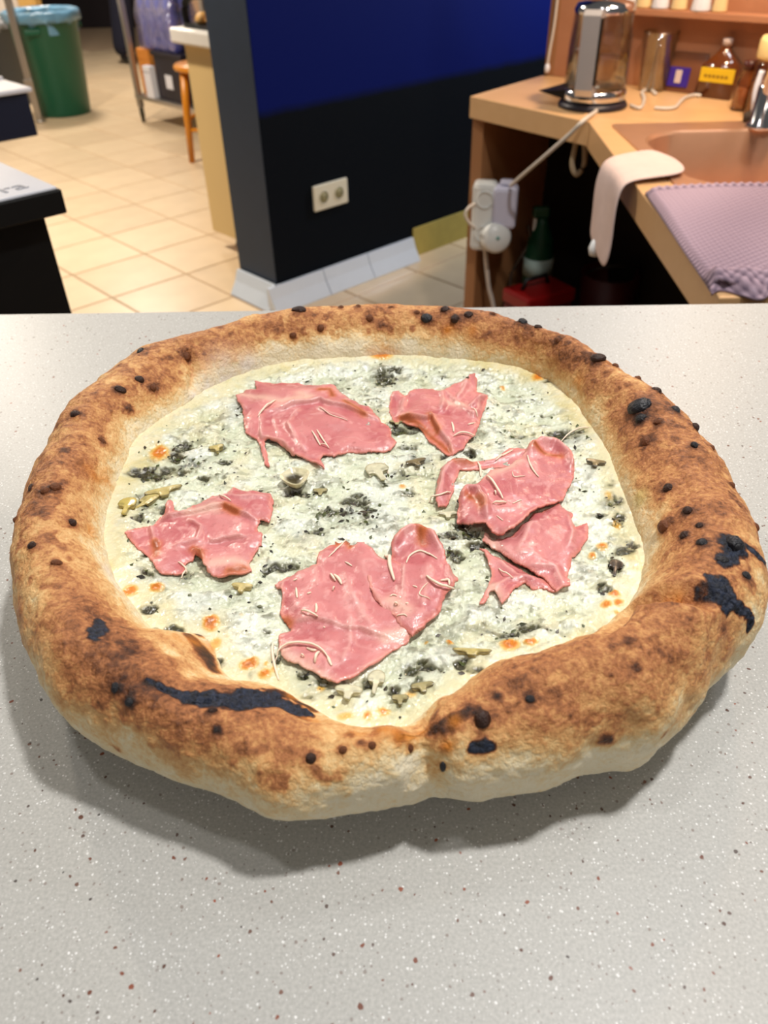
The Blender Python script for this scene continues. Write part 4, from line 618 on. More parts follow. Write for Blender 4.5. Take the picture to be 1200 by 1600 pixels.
[[[0.07513,0.18046,0.97181],[0.08869,0.19544,0.96768],[0.09819,0.19227,0.97799],[0.10836,0.1893,0.9792]],0.0065,0.004],[[[-0.10902,0.39972,0.97038],[-0.10555,0.39265,0.96274],[-0.10672,0.385,0.95681]],0.003,0.0025],[[[-0.13111,0.24559,0.97235],[-0.12446,0.25351,0.9612],[-0.12139,0.25181,0.95577]],0.0012,0.002],[[[-0.07927,0.16375,0.97255],[-0.06339,0.15877,0.97007],[-0.04897,0.15743,0.96787],[-0.03583,0.16215,0.96169],[-0.02551,0.15687,0.9606]],0.002,0.004]],"ham":{"back_large":{"poly":[[-0.08225,0.38244],[-0.07794,0.39135],[-0.07215,0.39294],[-0.07328,0.39863],[-0.0569,0.39788],[-0.04569,0.39736],[-0.03269,0.3977],[-0.02803,0.39749],[-0.02404,0.38889],[-0.01834,0.37957],[-0.01288,0.3749],[-0.00751,0.37204],[-0.00399,0.36334],[-0.00057,0.35655],[0.00488,0.34904],[0.00428,0.34044],[0.00748,0.33496],[0.00401,0.32766],[-0.00416,0.32653],[-0.00985,0.32531],[-0.01722,0.3278],[-0.02515,0.32161],[-0.02929,0.32393],[-0.03151,0.31973],[-0.0287,0.31126],[-0.03289,0.31557],[-0.04128,0.32154],[-0.04543,0.32314],[-0.05205,0.33366],[-0.05915,0.33848],[-0.06217,0.33937],[-0.05915,0.32658],[-0.05642,0.3158],[-0.05904,0.31801],[-0.06234,0.32963],[-0.06621,0.34184],[-0.0723,0.34676],[-0.07525,0.35977],[-0.077,0.36994]],"ridge":[[[[-0.06639,0.36607],[-0.06368,0.34173],[-0.05135,0.33513],[-0.04462,0.32311],[-0.0287,0.31126]],0.0016,0.004,1],[[[-0.05668,0.36564],[-0.04929,0.37216],[-0.04149,0.3753],[-0.0345,0.37851],[-0.02703,0.37118],[-0.01988,0.36914],[-0.00836,0.36019],[-0.00057,0.35655]],0.0022,0.005,1],[[[-0.05129,0.35384],[-0.04387,0.33482],[-0.03813,0.32284]],0.0012,0.003,0],[[[-0.03592,0.37157],[-0.03021,0.36281],[-0.01779,0.35403]],0.001,0.0025,0],[[[-0.06551,0.36603],[-0.05434,0.36894],[-0.04149,0.3753]],0.0012,0.003,0],[[[-0.05883,0.36072],[-0.05329,0.33824]],0.0009,0.002,0],[[[-0.04471,0.37023],[-0.05042,0.35381],[-0.04576,0.33793]],0.0008,0.002,0]],"burn":[[[-0.03496,0.38755],[-0.02947,0.3873],[-0.02736,0.37997]],[[-0.01997,0.3726],[-0.01455,0.36719],[-0.00923,0.36023]]],"fat":[[[-0.04571,0.38439],[-0.04093,0.38058]],[[-0.07838,0.38406],[-0.05511,0.37766],[-0.04262,0.37888]]],"off":0.001},"back_small":{"poly":[[0.00451,0.38092],[0.00706,0.38686],[0.0101,0.38672],[0.01353,0.38052],[0.02182,0.38987],[0.02967,0.38828],[0.03557,0.38556],[0.04102,0.39272],[0.04812,0.39617],[0.05045,0.3948],[0.05184,0.40241],[0.05509,0.40355],[0.05626,0.39706],[0.05443,0.38592],[0.05537,0.38344],[0.05975,0.37963],[0.05791,0.36914],[0.05454,0.36023],[0.05217,0.34942],[0.04945,0.34009],[0.04485,0.33317],[0.04082,0.32543],[0.03509,0.32181],[0.03241,0.32191],[0.02907,0.32786],[0.0246,0.33501],[0.02067,0.34442],[0.01909,0.34658],[0.01414,0.34998],[0.00976,0.35556],[0.00629,0.35462],[0.00419,0.36467]],"ridge":[[[[0.00983,0.35775],[0.0155,0.35531],[0.0239,0.3517],[0.02638,0.35485],[0.03006,0.34194],[0.03465,0.3296],[0.03517,0.32276]],0.003,0.005,1],[[[0.03427,0.3844],[0.03459,0.37249],[0.03258,0.36119]],0.002,0.003,0],[[[0.05184,0.40241],[0.04801,0.38867],[0.04188,0.37451]],0.002,0.003,0],[[[0.05975,0.37963],[0.05229,0.37171],[0.04795,0.36388]],0.0025,0.003,0],[[[0.01353,0.38052],[0.01131,0.36776],[0.01163,0.35988]],0.0016,0.003,0],[[[0.03557,0.38556],[0.04265,0.36982],[0.05037,0.35381]],0.0015,0.0025,0],[[[0.05557,0.37981],[0.05247,0.36256],[0.04809,0.35391]],0.0015,0.003,0]],"burn":[[[0.01039,0.35717],[0.01816,0.35088],[0.02491,0.34009],[0.03138,0.32974],[0.03372,0.32475]],[[0.02574,0.35379],[0.02894,0.34199]]],"fat":[[[0.03695,0.37239],[0.04468,0.36629]]],"off":0.0012},"right_folded":{"poly":[[0.03407,0.2801],[0.03846,0.28878],[0.04743,0.29607],[0.0541,0.3053],[0.068,0.31046],[0.07188,0.317],[0.07987,0.32442],[0.08953,0.32403],[0.09297,0.317],[0.09244,0.3006],[0.08902,0.29293],[0.08278,0.27974],[0.07496,0.27572],[0.06683,0.26901],[0.06127,0.26108],[0.05628,0.256],[0.05083,0.25297],[0.04692,0.25504],[0.04469,0.26101],[0.04011,0.26184],[0.03684,0.26329],[0.03283,0.26613]],"ridge":[[[[0.07121,0.31282],[0.07765,0.32277],[0.08744,0.32324],[0.0929,0.31196],[0.09133,0.29749]],
0.0045,0.006,0],[[[0.03394,0.27866],[0.03831,0.28728],[0.04346,0.28486],[0.04577,0.27396],[0.04535,0.26299]],0.0035,0.004,0],[[[0.05083,0.25297],[0.05824,0.25789],[0.06683,0.26901],[0.08278,0.27974]],0.002,0.004,0],[[[0.04539,0.27824],[0.05029,0.26823],[0.05994,0.26926]],0.001,0.003,0]],"burn":[[[0.07473,0.31689],[0.08,0.31415],[0.08725,0.31219]],[[0.03863,0.28138],[0.04259,0.27691],[0.04415,0.27122]]],"fat":[[[0.05127,0.29747],[0.06575,0.30809]]],"off":0.0045},"right_curled":{"poly":[[0.02374,0.28486],[0.02556,0.29846],[0.02808,0.30794],[0.03249,0.31604],[0.0394,0.3183],[0.04583,0.31551],[0.05672,0.31846],[0.06464,0.3268],[0.07629,0.32633],[0.0815,0.32262],[0.07229,0.31362],[0.06599,0.30972],[0.05283,0.31024],[0.04606,0.30886],[0.03753,0.30838],[0.03429,0.29813],[0.0319,0.28604],[0.02877,0.28029],[0.02513,0.27899]],"ridge":[[[[0.02553,0.2848],[0.02913,0.30306],[0.03513,0.31342],[0.04461,0.31305]],0.0025,0.004,0],[[[0.04849,0.31373],[0.05936,0.31665],[0.07351,0.32121]],0.0015,0.003,0]],"burn":[[[0.03419,0.31346],[0.04461,0.31305]]],"fat":[],"off":0.0012},"right_lower":{"poly":[[0.04419,0.26036],[0.04776,0.25501],[0.05637,0.25665],[0.06717,0.27108],[0.08102,0.27981],[0.08571,0.2725],[0.08459,0.26293],[0.09069,0.26541],[0.09048,0.25872],[0.08464,0.24737],[0.0793,0.2414],[0.07562,0.23319],[0.07495,0.22409],[0.06846,0.22264],[0.06513,0.23007],[0.0595,0.23431],[0.05249,0.24109],[0.04696,0.24867],[0.04302,0.25388]],"ridge":[[[[0.08342,0.26979],[0.08293,0.25899],[0.07892,0.24757]],0.0015,0.003,0],[[[0.0666,0.26765],[0.06109,0.25454],[0.05589,0.24219]],0.001,0.004,0],[[[0.05978,0.23607],[0.07092,0.23569],[0.07186,0.22419]],0.0014,0.003,0],[[[0.05589,0.24219],[0.06256,0.24318],[0.0707,0.23452]],0.0009,0.003,0]],"burn":[],"fat":[[[0.0464,0.25765],[0.04711,0.24992]]],"off":0.0015},"right_tail":{"poly":[[0.04093,0.25014],[0.0473,0.24493],[0.05321,0.24046],[0.0594,0.23373],[0.06513,0.23007],[0.06856,0.22319],[0.05949,0.22459],[0.05701,0.22862],[0.05142,0.22263],[0.04926,0.21833],[0.04571,0.2147],[0.04472,0.22175],[0.04307,0.22401],[0.03947,0.2165],[0.03713,0.21604],[0.04075,0.22409],[0.04434,0.23423],[0.04375,0.2426]],"ridge":[[[[0.04715,0.24371],[0.05448,0.23273],[0.06492,0.22893]],0.0012,0.003,0],[[[0.04307,0.22401],[0.05099,0.23053],[0.05728,0.23033]],0.001,0.003,0]],"burn":[],"fat":[[[0.04321,0.22512],[0.04406,0.21958]]],"off":0.001},"left_torn":{"poly":[[-0.11599,0.26403],[-0.10903,0.26939],[-0.10492,0.27038],[-0.10375,0.27495],[-0.1018,0.27959],[-0.10232,0.28563],[-0.10158,0.2893],[-0.09867,0.28795],[-0.09721,0.28061],[-0.09117,0.27802],[-0.0893,0.28393],[-0.08151,0.29104],[-0.07503,0.29331],[-0.07192,0.2983],[-0.06772,0.29558],[-0.05378,0.29377],[-0.05189,0.28621],[-0.0513,0.27656],[-0.05217,0.27078],[-0.05666,0.27209],[-0.05746,0.26642],[-0.05397,0.26075],[-0.05395,0.25427],[-0.05466,0.25514],[-0.0585,0.24417],[-0.05639,0.23877],[-0.06394,0.2364],[-0.06951,0.23554],[-0.07495,0.23833],[-0.07858,0.24485],[-0.08166,0.24989],[-0.0829,0.24663],[-0.08553,0.24509],[-0.08514,0.2392],[-0.0894,0.23724],[-0.09491,0.23795],[-0.09825,0.24336],[-0.10229,0.24839],[-0.10792,0.25359],[-0.11337,0.26064]],"ridge":[[[[-0.10349,0.27378],[-0.09095,0.27683],[-0.07413,0.28216],[-0.06751,0.27715],[-0.05812,0.27215]],0.0025,0.004,1],[[[-0.10467,0.26924],[-0.10245,0.26245],[-0.09914,0.25371]],0.002,0.003,0],[[[-0.08882,0.27325],[-0.08198,0.2673],[-0.08187,0.25846],[-0.09234,0.25453]],0.0018,0.003,0],[[[-0.07744,0.25722],[-0.07087,0.26025],[-0.06094,0.2599]],0.0022,0.004,1],[[[-0.08328,0.25274],[-0.07897,0.24925],[-0.07712,0.24265],[-0.07262,0.23721]],0.003,0.003,0],[[[-0.07998,0.29098],[-0.06748,0.28802],[-0.05403,0.28876]],0.0012,0.003,0]],"burn":[[[-0.07321,0.28093],[-0.06743,0.27656]],[[-0.08263,0.25328],[-0.07953,0.25037],[-0.07822,0.24484]],[[-0.10007,0.25672],[-0.09835,0.2488]],[[-0.0656,0.23802],[-0.05941,0.23992]]],"fat":[[[-0.07348,0.24253],[-0.06507,0.2444],[-0.05896,0.24204]],[[-0.08969,0.27796],[-0.07823,0.27992]]],"off":0.001},"front_main":{"poly":[[-0.04585,0.23079],
[-0.0424,0.23394],[-0.02933,0.24245],[-0.02854,0.24939],[-0.02444,0.25402],[-0.02249,0.25456],[-0.02141,0.25757],[-0.02013,0.25509],[-0.0166,0.25642],[-0.01481,0.25429],[-0.0149,0.2507],[-0.01183,0.25601],[-0.00866,0.2559],[-0.0055,0.24978],[-0.00242,0.24499],[0.0037,0.24248],[0.01104,0.23436],[0.01784,0.22237],[0.01935,0.2122],[0.01466,0.20461],[0.00881,0.19827],[0.00321,0.19392],[-0.00023,0.19136],[-0.00497,0.18543],[-0.01021,0.18054],[-0.01344,0.17816],[-0.01858,0.17668],[-0.02124,0.17838],[-0.02598,0.18182],[-0.0322,0.18622],[-0.0385,0.18986],[-0.04102,0.19524],[-0.04101,0.20256],[-0.03703,0.20478],[-0.0403,0.21015],[-0.04208,0.21413],[-0.04155,0.22429]],"ridge":[[[[-0.03659,0.2081],[-0.02741,0.20782],[-0.01393,0.20267],[-0.01116,0.20352],[0.00127,0.1985]],0.0014,0.004,1],[[[-0.01761,0.23532],[-0.01435,0.22341],[-0.00984,0.21115],[-0.00421,0.20144]],0.001,0.004,0],[[[-0.03982,0.19701],[-0.02885,0.19668],[-0.01634,0.18921]],0.0008,0.004,0],[[[-0.02124,0.17838],[-0.01858,0.17668],[-0.01022,0.18137],[0.00253,0.19394]],0.0012,0.003,0],[[[-0.02914,0.23904],[-0.02768,0.22594]],0.0007,0.003,0],[[[-0.0141,0.21128],[-0.0138,0.19622],[-0.01691,0.18578]],0.0008,0.003,0],[[[-0.0423,0.23284],[-0.04209,0.22223],[-0.04047,0.21211]],0.001,0.003,0]],"burn":[[[-0.02216,0.25637],[-0.02054,0.25534]],[[-0.01658,0.25557],[-0.01533,0.25251]],[[-0.03998,0.21063],[-0.03836,0.20816]]],"fat":[[[-0.00011,0.19854],[0.00827,0.20199]],[[-0.04085,0.19345],[-0.02254,0.17842]]],"off":0.0012},"front_fold":{"poly":[[-0.00551,0.24509],[-0.00396,0.24679],[-0.00164,0.24554],[-0.00089,0.24378],[0.00299,0.2448],[0.0027,0.2495],[0.00487,0.25788],[0.00985,0.26332],[0.017,0.26118],[0.02148,0.25607],[0.0249,0.24874],[0.02603,0.23832],[0.03007,0.2283],[0.0274,0.2231],[0.02388,0.22011],[0.02064,0.2102],[0.01463,0.20414],[0.00954,0.19917],[0.00553,0.20301],[0.00152,0.2108],[-0.00129,0.21285],[-0.00412,0.21794],[-0.00592,0.22314],[-0.0074,0.23061],[-0.00666,0.23606]],"ridge":[[[[0.00266,0.24773],[0.00722,0.25657],[0.01373,0.26005],[0.01982,0.25491],[0.02387,0.24525]],0.003,0.004,0],[[[-0.00551,0.24394],[-0.00704,0.23386],[-0.00555,0.22313],[-0.00057,0.21332]],0.0016,0.004,0],[[[0.00823,0.24004],[0.00732,0.2248],[0.00661,0.21459]],0.0009,0.003,0],[[[0.02641,0.2383],[0.02572,0.22952],[0.0274,0.2231]],0.0016,0.002,0],[[[0.018,0.23746],[0.01644,0.22346],[0.01438,0.21236]],0.0008,0.004,0]],"burn":[[[0.00401,0.25546],[0.0098,0.26206],[0.01693,0.25993],[0.01752,0.25621]],[[0.01554,0.25628],[0.01602,0.25023]]],"fat":[[[0.00164,0.21675],[0.0079,0.2106]]],"off":0.0034}},"shred":[["back_large",[[-0.06709,0.35994],[-0.06293,0.36988],[-0.05948,0.3781]],0.00055],["back_large",[[-0.03697,0.34323],[-0.03427,0.33696],[-0.03203,0.33205]],0.00049],["back_large",[[-0.03434,0.34437],[-0.03167,0.33807],[-0.02841,0.3319]],0.00049],["back_large",[[-0.03242,0.33326],[-0.02937,0.33134],[-0.0273,0.32889]],0.00036],["back_large",[[-0.03456,0.36794],[-0.02821,0.35891],[-0.01837,0.3526]],0.00027],["right_curled",[[0.04715,0.31384],[0.04792,0.30938],[0.04756,0.30344]],0.0006],["right_folded",[[0.04916,0.29602],[0.05172,0.28728],[0.05409,0.276]],0.0006],["right_curled",[[0.05605,0.31404],[0.06099,0.32006],[0.06612,0.32448]],0.00055],["right_curled",[[0.02103,0.28496],[0.02645,0.28575],[0.03188,0.29004]],0.00044],["right_folded",[[0.04886,0.27149],[0.05215,0.2723],[0.05516,0.27313]],0.00055],["right_folded",[[0.07072,0.31068],[0.07119,0.30199],[0.07363,0.29456]],0.00044],["right_folded",[[0.06167,0.29814],[0.06206,0.29449],[0.06744,0.29583]],0.00027],["right_folded",[[0.05122,0.28334],[0.05138,0.27993]],0.00041],["right_folded",[[0.05805,0.27302],[0.06288,0.27615]],0.00027],["right_folded",[[0.04965,0.26414],[0.05207,0.26093]],0.00027],["right_tail",[[0.04749,0.23681],[0.04908,0.23284],[0.05231,0.22966]],0.00036],["front_fold",[[0.00887,0.23811],[0.0104,0.24287],[0.01459,0.24559],[0.01855,0.24341],[0.02184,0.24006]],0.00047],["front_fold",[[-8e-05,0.24774],[0.00176,0.24398],[0.00189,0.23676],[0.00355,0.22823]],
0.00088],["front_fold",[[0.01657,0.2278],[0.01845,0.22437],[0.0219,0.22205],[0.02754,0.22187]],0.0006],["front_fold",[[0.02214,0.22537],[0.02527,0.22564],[0.02558,0.22303]],0.00055],["front_fold",[[0.01738,0.21535],[0.01369,0.21725],[0.01383,0.22012],[0.01688,0.22405]],0.00027],["front_main",[[-0.02275,0.23291],[-0.02159,0.23019],[-0.02048,0.22864]],0.00055],["front_main",[[-0.02116,0.23286],[-0.0195,0.2305],[-0.0178,0.2263]],0.00071],["front_main",[[-0.03653,0.22653],[-0.03601,0.22319],[-0.03551,0.2199]],0.00049],["front_main",[[-0.03315,0.2117],[-0.03051,0.20955],[-0.02641,0.20738]],0.00047],["front_main",[[-0.02756,0.21466],[-0.02715,0.21186],[-0.02727,0.20945]],0.00055],["front_main",[[-0.01687,0.24057],[-0.01523,0.23932],[-0.01386,0.23808]],0.00041],["front_main",[[-0.04183,0.1904],[-0.03932,0.19407],[-0.03415,0.19517],[-0.02859,0.19438],[-0.02415,0.19142],[-0.02112,0.18704]],0.00047],["melt",[[-0.04312,0.19864],[-0.04318,0.1945],[-0.04185,0.18826],[-0.0395,0.18073]],0.0006],["front_main",[[-0.02997,0.19347],[-0.02775,0.19215],[-0.0263,0.1918]],0.00055],["front_main",[[-0.02506,0.19083],[-0.02611,0.1884],[-0.02647,0.18629]],0.0006],["front_main",[[-0.0219,0.18889],[-0.02136,0.18705],[-0.02032,0.1846]],0.0006],["front_main",[[-0.03151,0.22122],[-0.03001,0.2219]],0.00041],["front_main",[[-0.0206,0.22453],[-0.0213,0.22271]],0.00033],["front_fold",[[0.00154,0.21907],[0.00282,0.21939],[0.00432,0.21826]],0.00036],["front_fold",[[0.01093,0.22388],[0.01268,0.22271]],0.00036],["front_fold",[[0.00319,0.21369],[0.00444,0.2133]],0.00041],["front_fold",[[0.00773,0.21389],[0.00822,0.21353]],0.00038],["front_fold",[[0.00404,0.20779],[0.00652,0.20805],[0.00797,0.20699]],0.0003],["front_main",[[-0.03186,0.1898],[-0.03063,0.18915]],0.00033],["front_main",[[-0.03789,0.23073],[-0.03637,0.23144]],0.00033],["front_main",[[-0.02425,0.20363],[-0.0235,0.20327]],0.00033],["left_torn",[[-0.07736,0.28915],[-0.07449,0.28608],[-0.07084,0.2835]],0.00044],["left_torn",[[-0.08816,0.24459],[-0.08504,0.24247],[-0.08458,0.24006],[-0.08578,0.23655]],0.00044],["back_small",[[0.03703,0.3483],[0.03733,0.34385],[0.03724,0.33887]],0.0006],["back_small",[[0.03693,0.33521],[0.04138,0.33686],[0.0476,0.33598]],0.00049],["back_small",[[0.04522,0.3454],[0.04878,0.34715]],0.00044],["back_small",[[0.04864,0.36224],[0.05043,0.35948],[0.05131,0.3548]],0.00036],["melt",[[0.09193,0.33232],[0.09839,0.33815],[0.10797,0.34085]],0.00038],["melt",[[-0.02401,0.24404],[-0.02017,0.25094],[-0.01674,0.25723]],0.00036],["melt",[[0.00063,0.31738],[0.00182,0.31231],[0.00237,0.30791]],0.00044]],"dark":[[-0.10399,0.33507,0.00552,0.005,0.9],[-0.10594,0.32809,0.00477,0.00395,0.9],[-0.11598,0.31002,0.00861,0.00432,0.9],[-0.1098,0.31523,0.00599,0.00386,0.8],[-0.10152,0.3138,0.00396,0.00383,0.6],[-0.07861,0.3207,0.00331,0.00288,0.8],[-0.0829,0.33421,0.0034,0.00444,0.35],[-0.08831,0.30734,0.00259,0.00188,0.8],[0.0018,0.40547,0.00538,0.00668,0.7],[0.00651,0.41315,0.00234,0.00226,0.9],[0.01142,0.41052,0.00194,0.00338,0.9],[-0.07843,0.30856,0.00193,0.00187,0.6],[0.0964,0.33894,0.00969,0.00401,0.8],[0.09049,0.3343,0.00547,0.00347,0.7],[0.0728,0.33808,0.00478,0.00297,0.45],[0.08812,0.35846,0.00286,0.00156,0.5],[0.07859,0.34278,0.00207,0.002,0.7],[0.1066,0.29104,0.00317,0.00321,0.5],[0.10657,0.2787,0.00371,0.00448,0.7],[0.1054,0.26704,0.00241,0.00393,0.7],[0.09829,0.26867,0.00241,0.00218,0.8],[0.10399,0.26258,0.00298,0.00216,0.7],[0.10568,0.24742,0.0029,0.00294,0.9],[0.10189,0.24342,0.00401,0.00332,0.8],[0.09586,0.23561,0.0028,0.00325,0.8],[0.08871,0.22251,0.00244,0.00275,0.8],[-0.04406,0.24227,0.00606,0.00359,0.9],[-0.04924,0.23965,0.00329,0.00239,0.8],[-0.04362,0.30722,0.00317,0.0046,0.9],[-0.04108,0.29408,0.00677,0.00313,0.9],[-0.03048,0.29623,0.00185,0.00358,0.7],[-0.02515,0.27875,0.0089,0.00301,0.7],[-0.01491,0.28562,0.00722,0.00349,0.7],[-0.03033,0.2651,0.00519,0.00334,0.7],[-0.00886,0.27816,0.00355,0.006,0.5],[-0.01197,0.29047,0.00304,0.0022,0.8],[0.01392,0.33027,0.00463,0.00384,0.5],[0.00987,0.30783,0.00315,0.00457,0.5],
[0.02972,0.32092,0.0026,0.00283,0.6],[0.04451,0.32319,0.00262,0.00238,1],[0.03903,0.31659,0.00258,0.00281,0.6],[0.03528,0.26057,0.00857,0.00331,0.9],[0.04302,0.2538,0.00677,0.00246,0.8],[0.03048,0.24791,0.00388,0.00362,0.8],[0.0344,0.2664,0.00405,0.00252,0.9],[0.00613,0.34898,0.00756,0.00498,0.8],[0.01461,0.34736,0.0048,0.00348,0.7],[-0.09434,0.2175,0.00324,0.00274,0.9],[-0.08964,0.20534,0.00209,0.0019,0.8],[-0.08123,0.20676,0.00261,0.00189,0.9],[-0.08503,0.20587,0.00209,0.00189,0.7],[-0.0702,0.20048,0.00204,0.00185,0.95],[-0.06354,0.18926,0.00297,0.00251,0.8],[-0.08305,0.23958,0.0028,0.00203,0.5],[-0.10031,0.23818,0.00283,0.00246,0.6],[-0.10448,0.25043,0.00349,0.00211,0.5],[-0.04574,0.20567,0.00152,0.00147,0.5],[-0.04184,0.19108,0.00147,0.0032,0.7],[-0.04915,0.18224,0.00242,0.0021,0.5],[-0.0305,0.1823,0.0024,0.00278,0.6],[-0.0234,0.18004,0.00333,0.00276,0.7],[-0.00717,0.17813,0.00236,0.00343,0.9],[-0.02874,0.17305,0.00282,0.00204,0.5],[0.01404,0.18639,0.00482,0.00314,0.6],[0.00803,0.18356,0.0043,0.00312,0.6],[0.01971,0.18322,0.00192,0.00208,0.6],[0.0281,0.18537,0.00289,0.00245,0.9],[0.0313,0.18229,0.00384,0.00209,0.8],[0.01124,0.1776,0.00236,0.0024,0.7],[0.00197,0.17501,0.00328,0.00272,0.6],[0.04557,0.20123,0.00654,0.00182,0.55],[0.05439,0.20262,0.00608,0.00257,0.6],[0.03882,0.20644,0.00304,0.00221,0.35],[0.04026,0.2186,0.00261,0.00227,0.4],[0.02475,0.2173,0.00207,0.00188,0.4],[0.0669,0.19733,0.00152,0.00147,0.4],[-0.11342,0.28927,0.00444,0.00644,0.6],[-0.10171,0.28395,0.00311,0.00271,0.7],[-0.1136,0.27724,0.00248,0.00359,0.8],[-0.02249,0.24765,0.00387,0.00321,0.5],[0.01239,0.29207,0.00366,0.00442,0.5],[0.00028,0.29764,0.00432,0.00358,0.4],[0.09732,0.38964,0.00534,0.00332,0.5],[0.07591,0.39436,0.00381,0.00221,0.3],[0.03952,0.40371,0.00769,0.00223,0.35]],"grey":[[-0.09684,0.32312,0.00805,0.00486,0.6],[-0.0808,0.37257,0.00513,0.00744,0.5],[-0.01334,0.28071,0.01011,0.0069,0.6],[-0.00295,0.27794,0.00591,0.00857,0.4],[0.01989,0.31848,0.00581,0.00562,0.7],[0.00665,0.30527,0.00564,0.00455,0.5],[-0.02056,0.27388,0.00704,0.0051,0.5],[0.00169,0.39778,0.00833,0.00769,0.5],[0.0771,0.33365,0.01356,0.00688,0.4],[0.0952,0.3329,0.01025,0.00496,0.5],[0.1054,0.27399,0.00489,0.00709,0.4],[0.04825,0.2028,0.01011,0.00366,0.6],[0.01278,0.18492,0.00768,0.00557,0.55],[-0.02463,0.18154,0.00573,0.00554,0.5],[-0.07306,0.2204,0.01067,0.00773,0.35],[-0.08946,0.23782,0.0084,0.00569,0.35],[-0.10031,0.23818,0.00509,0.00574,0.45],[-0.0345,0.26303,0.00862,0.005,0.4],[0.05982,0.3284,0.00533,0.00386,0.4],[-0.09242,0.22649,0.00384,0.00636,0.3],[0.04445,0.2114,0.00617,0.00522,0.3],[0.06296,0.20235,0.00611,0.00295,0.35]],"orange":[[0.00057,0.42989,0.00643,0.00525,1],[-0.06887,0.21044,0.00286,0.0034,1],[-0.1148,0.32961,0.00412,0.00598,0.9],[-0.10439,0.22725,0.00305,0.00242,0.9],[-0.09394,0.2299,0.00304,0.00241,0.8],[-0.05113,0.1889,0.0027,0.00249,1],[-0.0446,0.18329,0.00218,0.00245,0.7],[-0.04202,0.1856,0.00121,0.00176,0.6],[-0.06566,0.1997,0.00228,0.00331,0.55],[0.04584,0.19444,0.00347,0.00287,1],[0.0542,0.19546,0.00225,0.00181,0.9],[0.09116,0.21878,0.00216,0.00235,0.95],[0.08641,0.21288,0.00239,0.00192,0.8],[0.09177,0.21306,0.00187,0.00193,0.8],[0.08931,0.20726,0.00131,0.00191,0.6],[0.02394,0.19798,0.00124,0.00108,0.8],[0.00952,0.29728,0.00185,0.00224,0.6],[0.06977,0.39015,0.00189,0.00274,0.6],[0.0924,0.41067,0.00316,0.00401,0.8],[0.09116,0.39669,0.00347,0.00447,0.7],[0.09312,0.2491,0.0023,0.0025,0.7],[0.08853,0.24469,0.0017,0.00206,0.7],[-0.0581,0.21461,0.0013,0.00151,0.3],[-0.00158,0.16625,0.0023,0.002,0.7],[-0.00714,0.16426,0.00183,0.00199,0.7],[0.00762,0.17343,0.00281,0.00203,0.5],[0.01475,0.1989,0.00074,0.00108,0.5],[-0.01058,0.17394,0.00117,0.00102,0.6],[0.03164,0.30431,0.00251,0.00273,0.0],[0.10399,0.26258,0.00179,0.00433,0.5],[0.1048,0.28363,0.00249,0.00361,0.4],[-0.04511,0.18811,0.00098,0.00142,0.5],[-0.02441,0.17718,0.00189,0.00171,0.5],[-0.06147,0.20284,0.00153,0.00185,0.3],[-0.0149,0.16447,0.00321,0.002,0.5]],"mush":[["slice",-0.11899,0.28301,0.00502,0.00979,0,0],
["slice",-0.11205,0.2891,0.00379,0.01642,-35,1],["slice",-0.10544,0.2964,0.01084,0.0058,20,1],["curl",-0.04232,0.30071,0.0081,0.0081,15,2],["slice",-0.00268,0.30822,0.00692,0.01145,20,3],["slice",-0.03028,0.29508,0.00429,0.00479,0,2],["slice",0.10418,0.30838,0.00587,0.00509,-20,4],["slice",0.0959,0.23501,0.00335,0.00798,-20,5],["slice",0.03122,0.18936,0.00872,0.00283,-5,1],["slice",-0.01389,0.17331,0.00605,0.00484,-10,3],["slice",-0.00412,0.17873,0.00376,0.00795,-10,3],["slice",0.01225,0.17539,0.00514,0.00364,10,2],["slice",-0.05899,0.22934,0.00537,0.00419,-10,6],["slice",-0.08565,0.33251,0.00474,0.00529,20,1],["slice",0.01647,0.31461,0.00638,0.00498,20,4],["slice",0.02919,0.27426,0.00527,0.00381,0,3],["slice",0.00803,0.35536,0.00486,0.00406,0,2],["slice",0.00413,0.17057,0.0037,0.0036,0,2]]}
# ---- numpy noise + crust geometry (shared by bake and scene) ----
def _h(ix, iy, iz, seed):
    n = (ix.astype(np.int64)*374761393 + iy.astype(np.int64)*668265263 + iz.astype(np.int64)*2147483647 + seed*974634777) & 0xffffffff
    n = ((n ^ (n >> 13)) * 1274126177) & 0xffffffff
    n = ((n ^ (n >> 16)) * 2246822519) & 0xffffffff
    return ((n ^ (n >> 15)) & 0xffffff) / float(0xffffff)
def vnoise(P, scale, seed=0):
    """smooth value noise in -1..1 at points P (n,3)"""
    Q = np.asarray(P)*scale
    I = np.floor(Q).astype(np.int64); f = Q-I; f = f*f*f*(f*(f*6-15)+10)
    r = 0
    for dx in (0,1):
        wx = f[:,0] if dx else 1-f[:,0]
        for dy in (0,1):
            wy = f[:,1] if dy else 1-f[:,1]
            for dz in (0,1):
                wz = f[:,2] if dz else 1-f[:,2]
                r = r + wx*wy*wz*_h(I[:,0]+dx, I[:,1]+dy, I[:,2]+dz, seed)
    return r*2-1
def fbm(P, scale, octs=3, seed=0):
    a, s, r, t = 1.0, scale, 0, 0
    for k in range(octs):
        r = r + a*vnoise(P, s, seed+k*17); t += a; a *= .5; s *= 2.03
    return r/t
def sstep(a, b, x):
    t = np.clip((x-a)/(b-a), 0, 1); return t*t*(3-2*t)
def pinterp(phi, tab):
    """periodic cubic interpolation of a table sampled evenly over 0..2pi"""
    tab = np.asarray(tab); n = len(tab)
    x = (np.asarray(phi) % (2*np.pi))/(2*np.pi)*n
    i = np.floor(x).astype(int); f = x-i
    p0, p1, p2, p3 = tab[(i-1) % n], tab[i % n], tab[(i+1) % n], tab[(i+2) % n]
    return p1+.5*f*(p2-p0+f*(2*p0-5*p1+4*p2-p3+f*(3*(p1-p2)+p3-p0)))
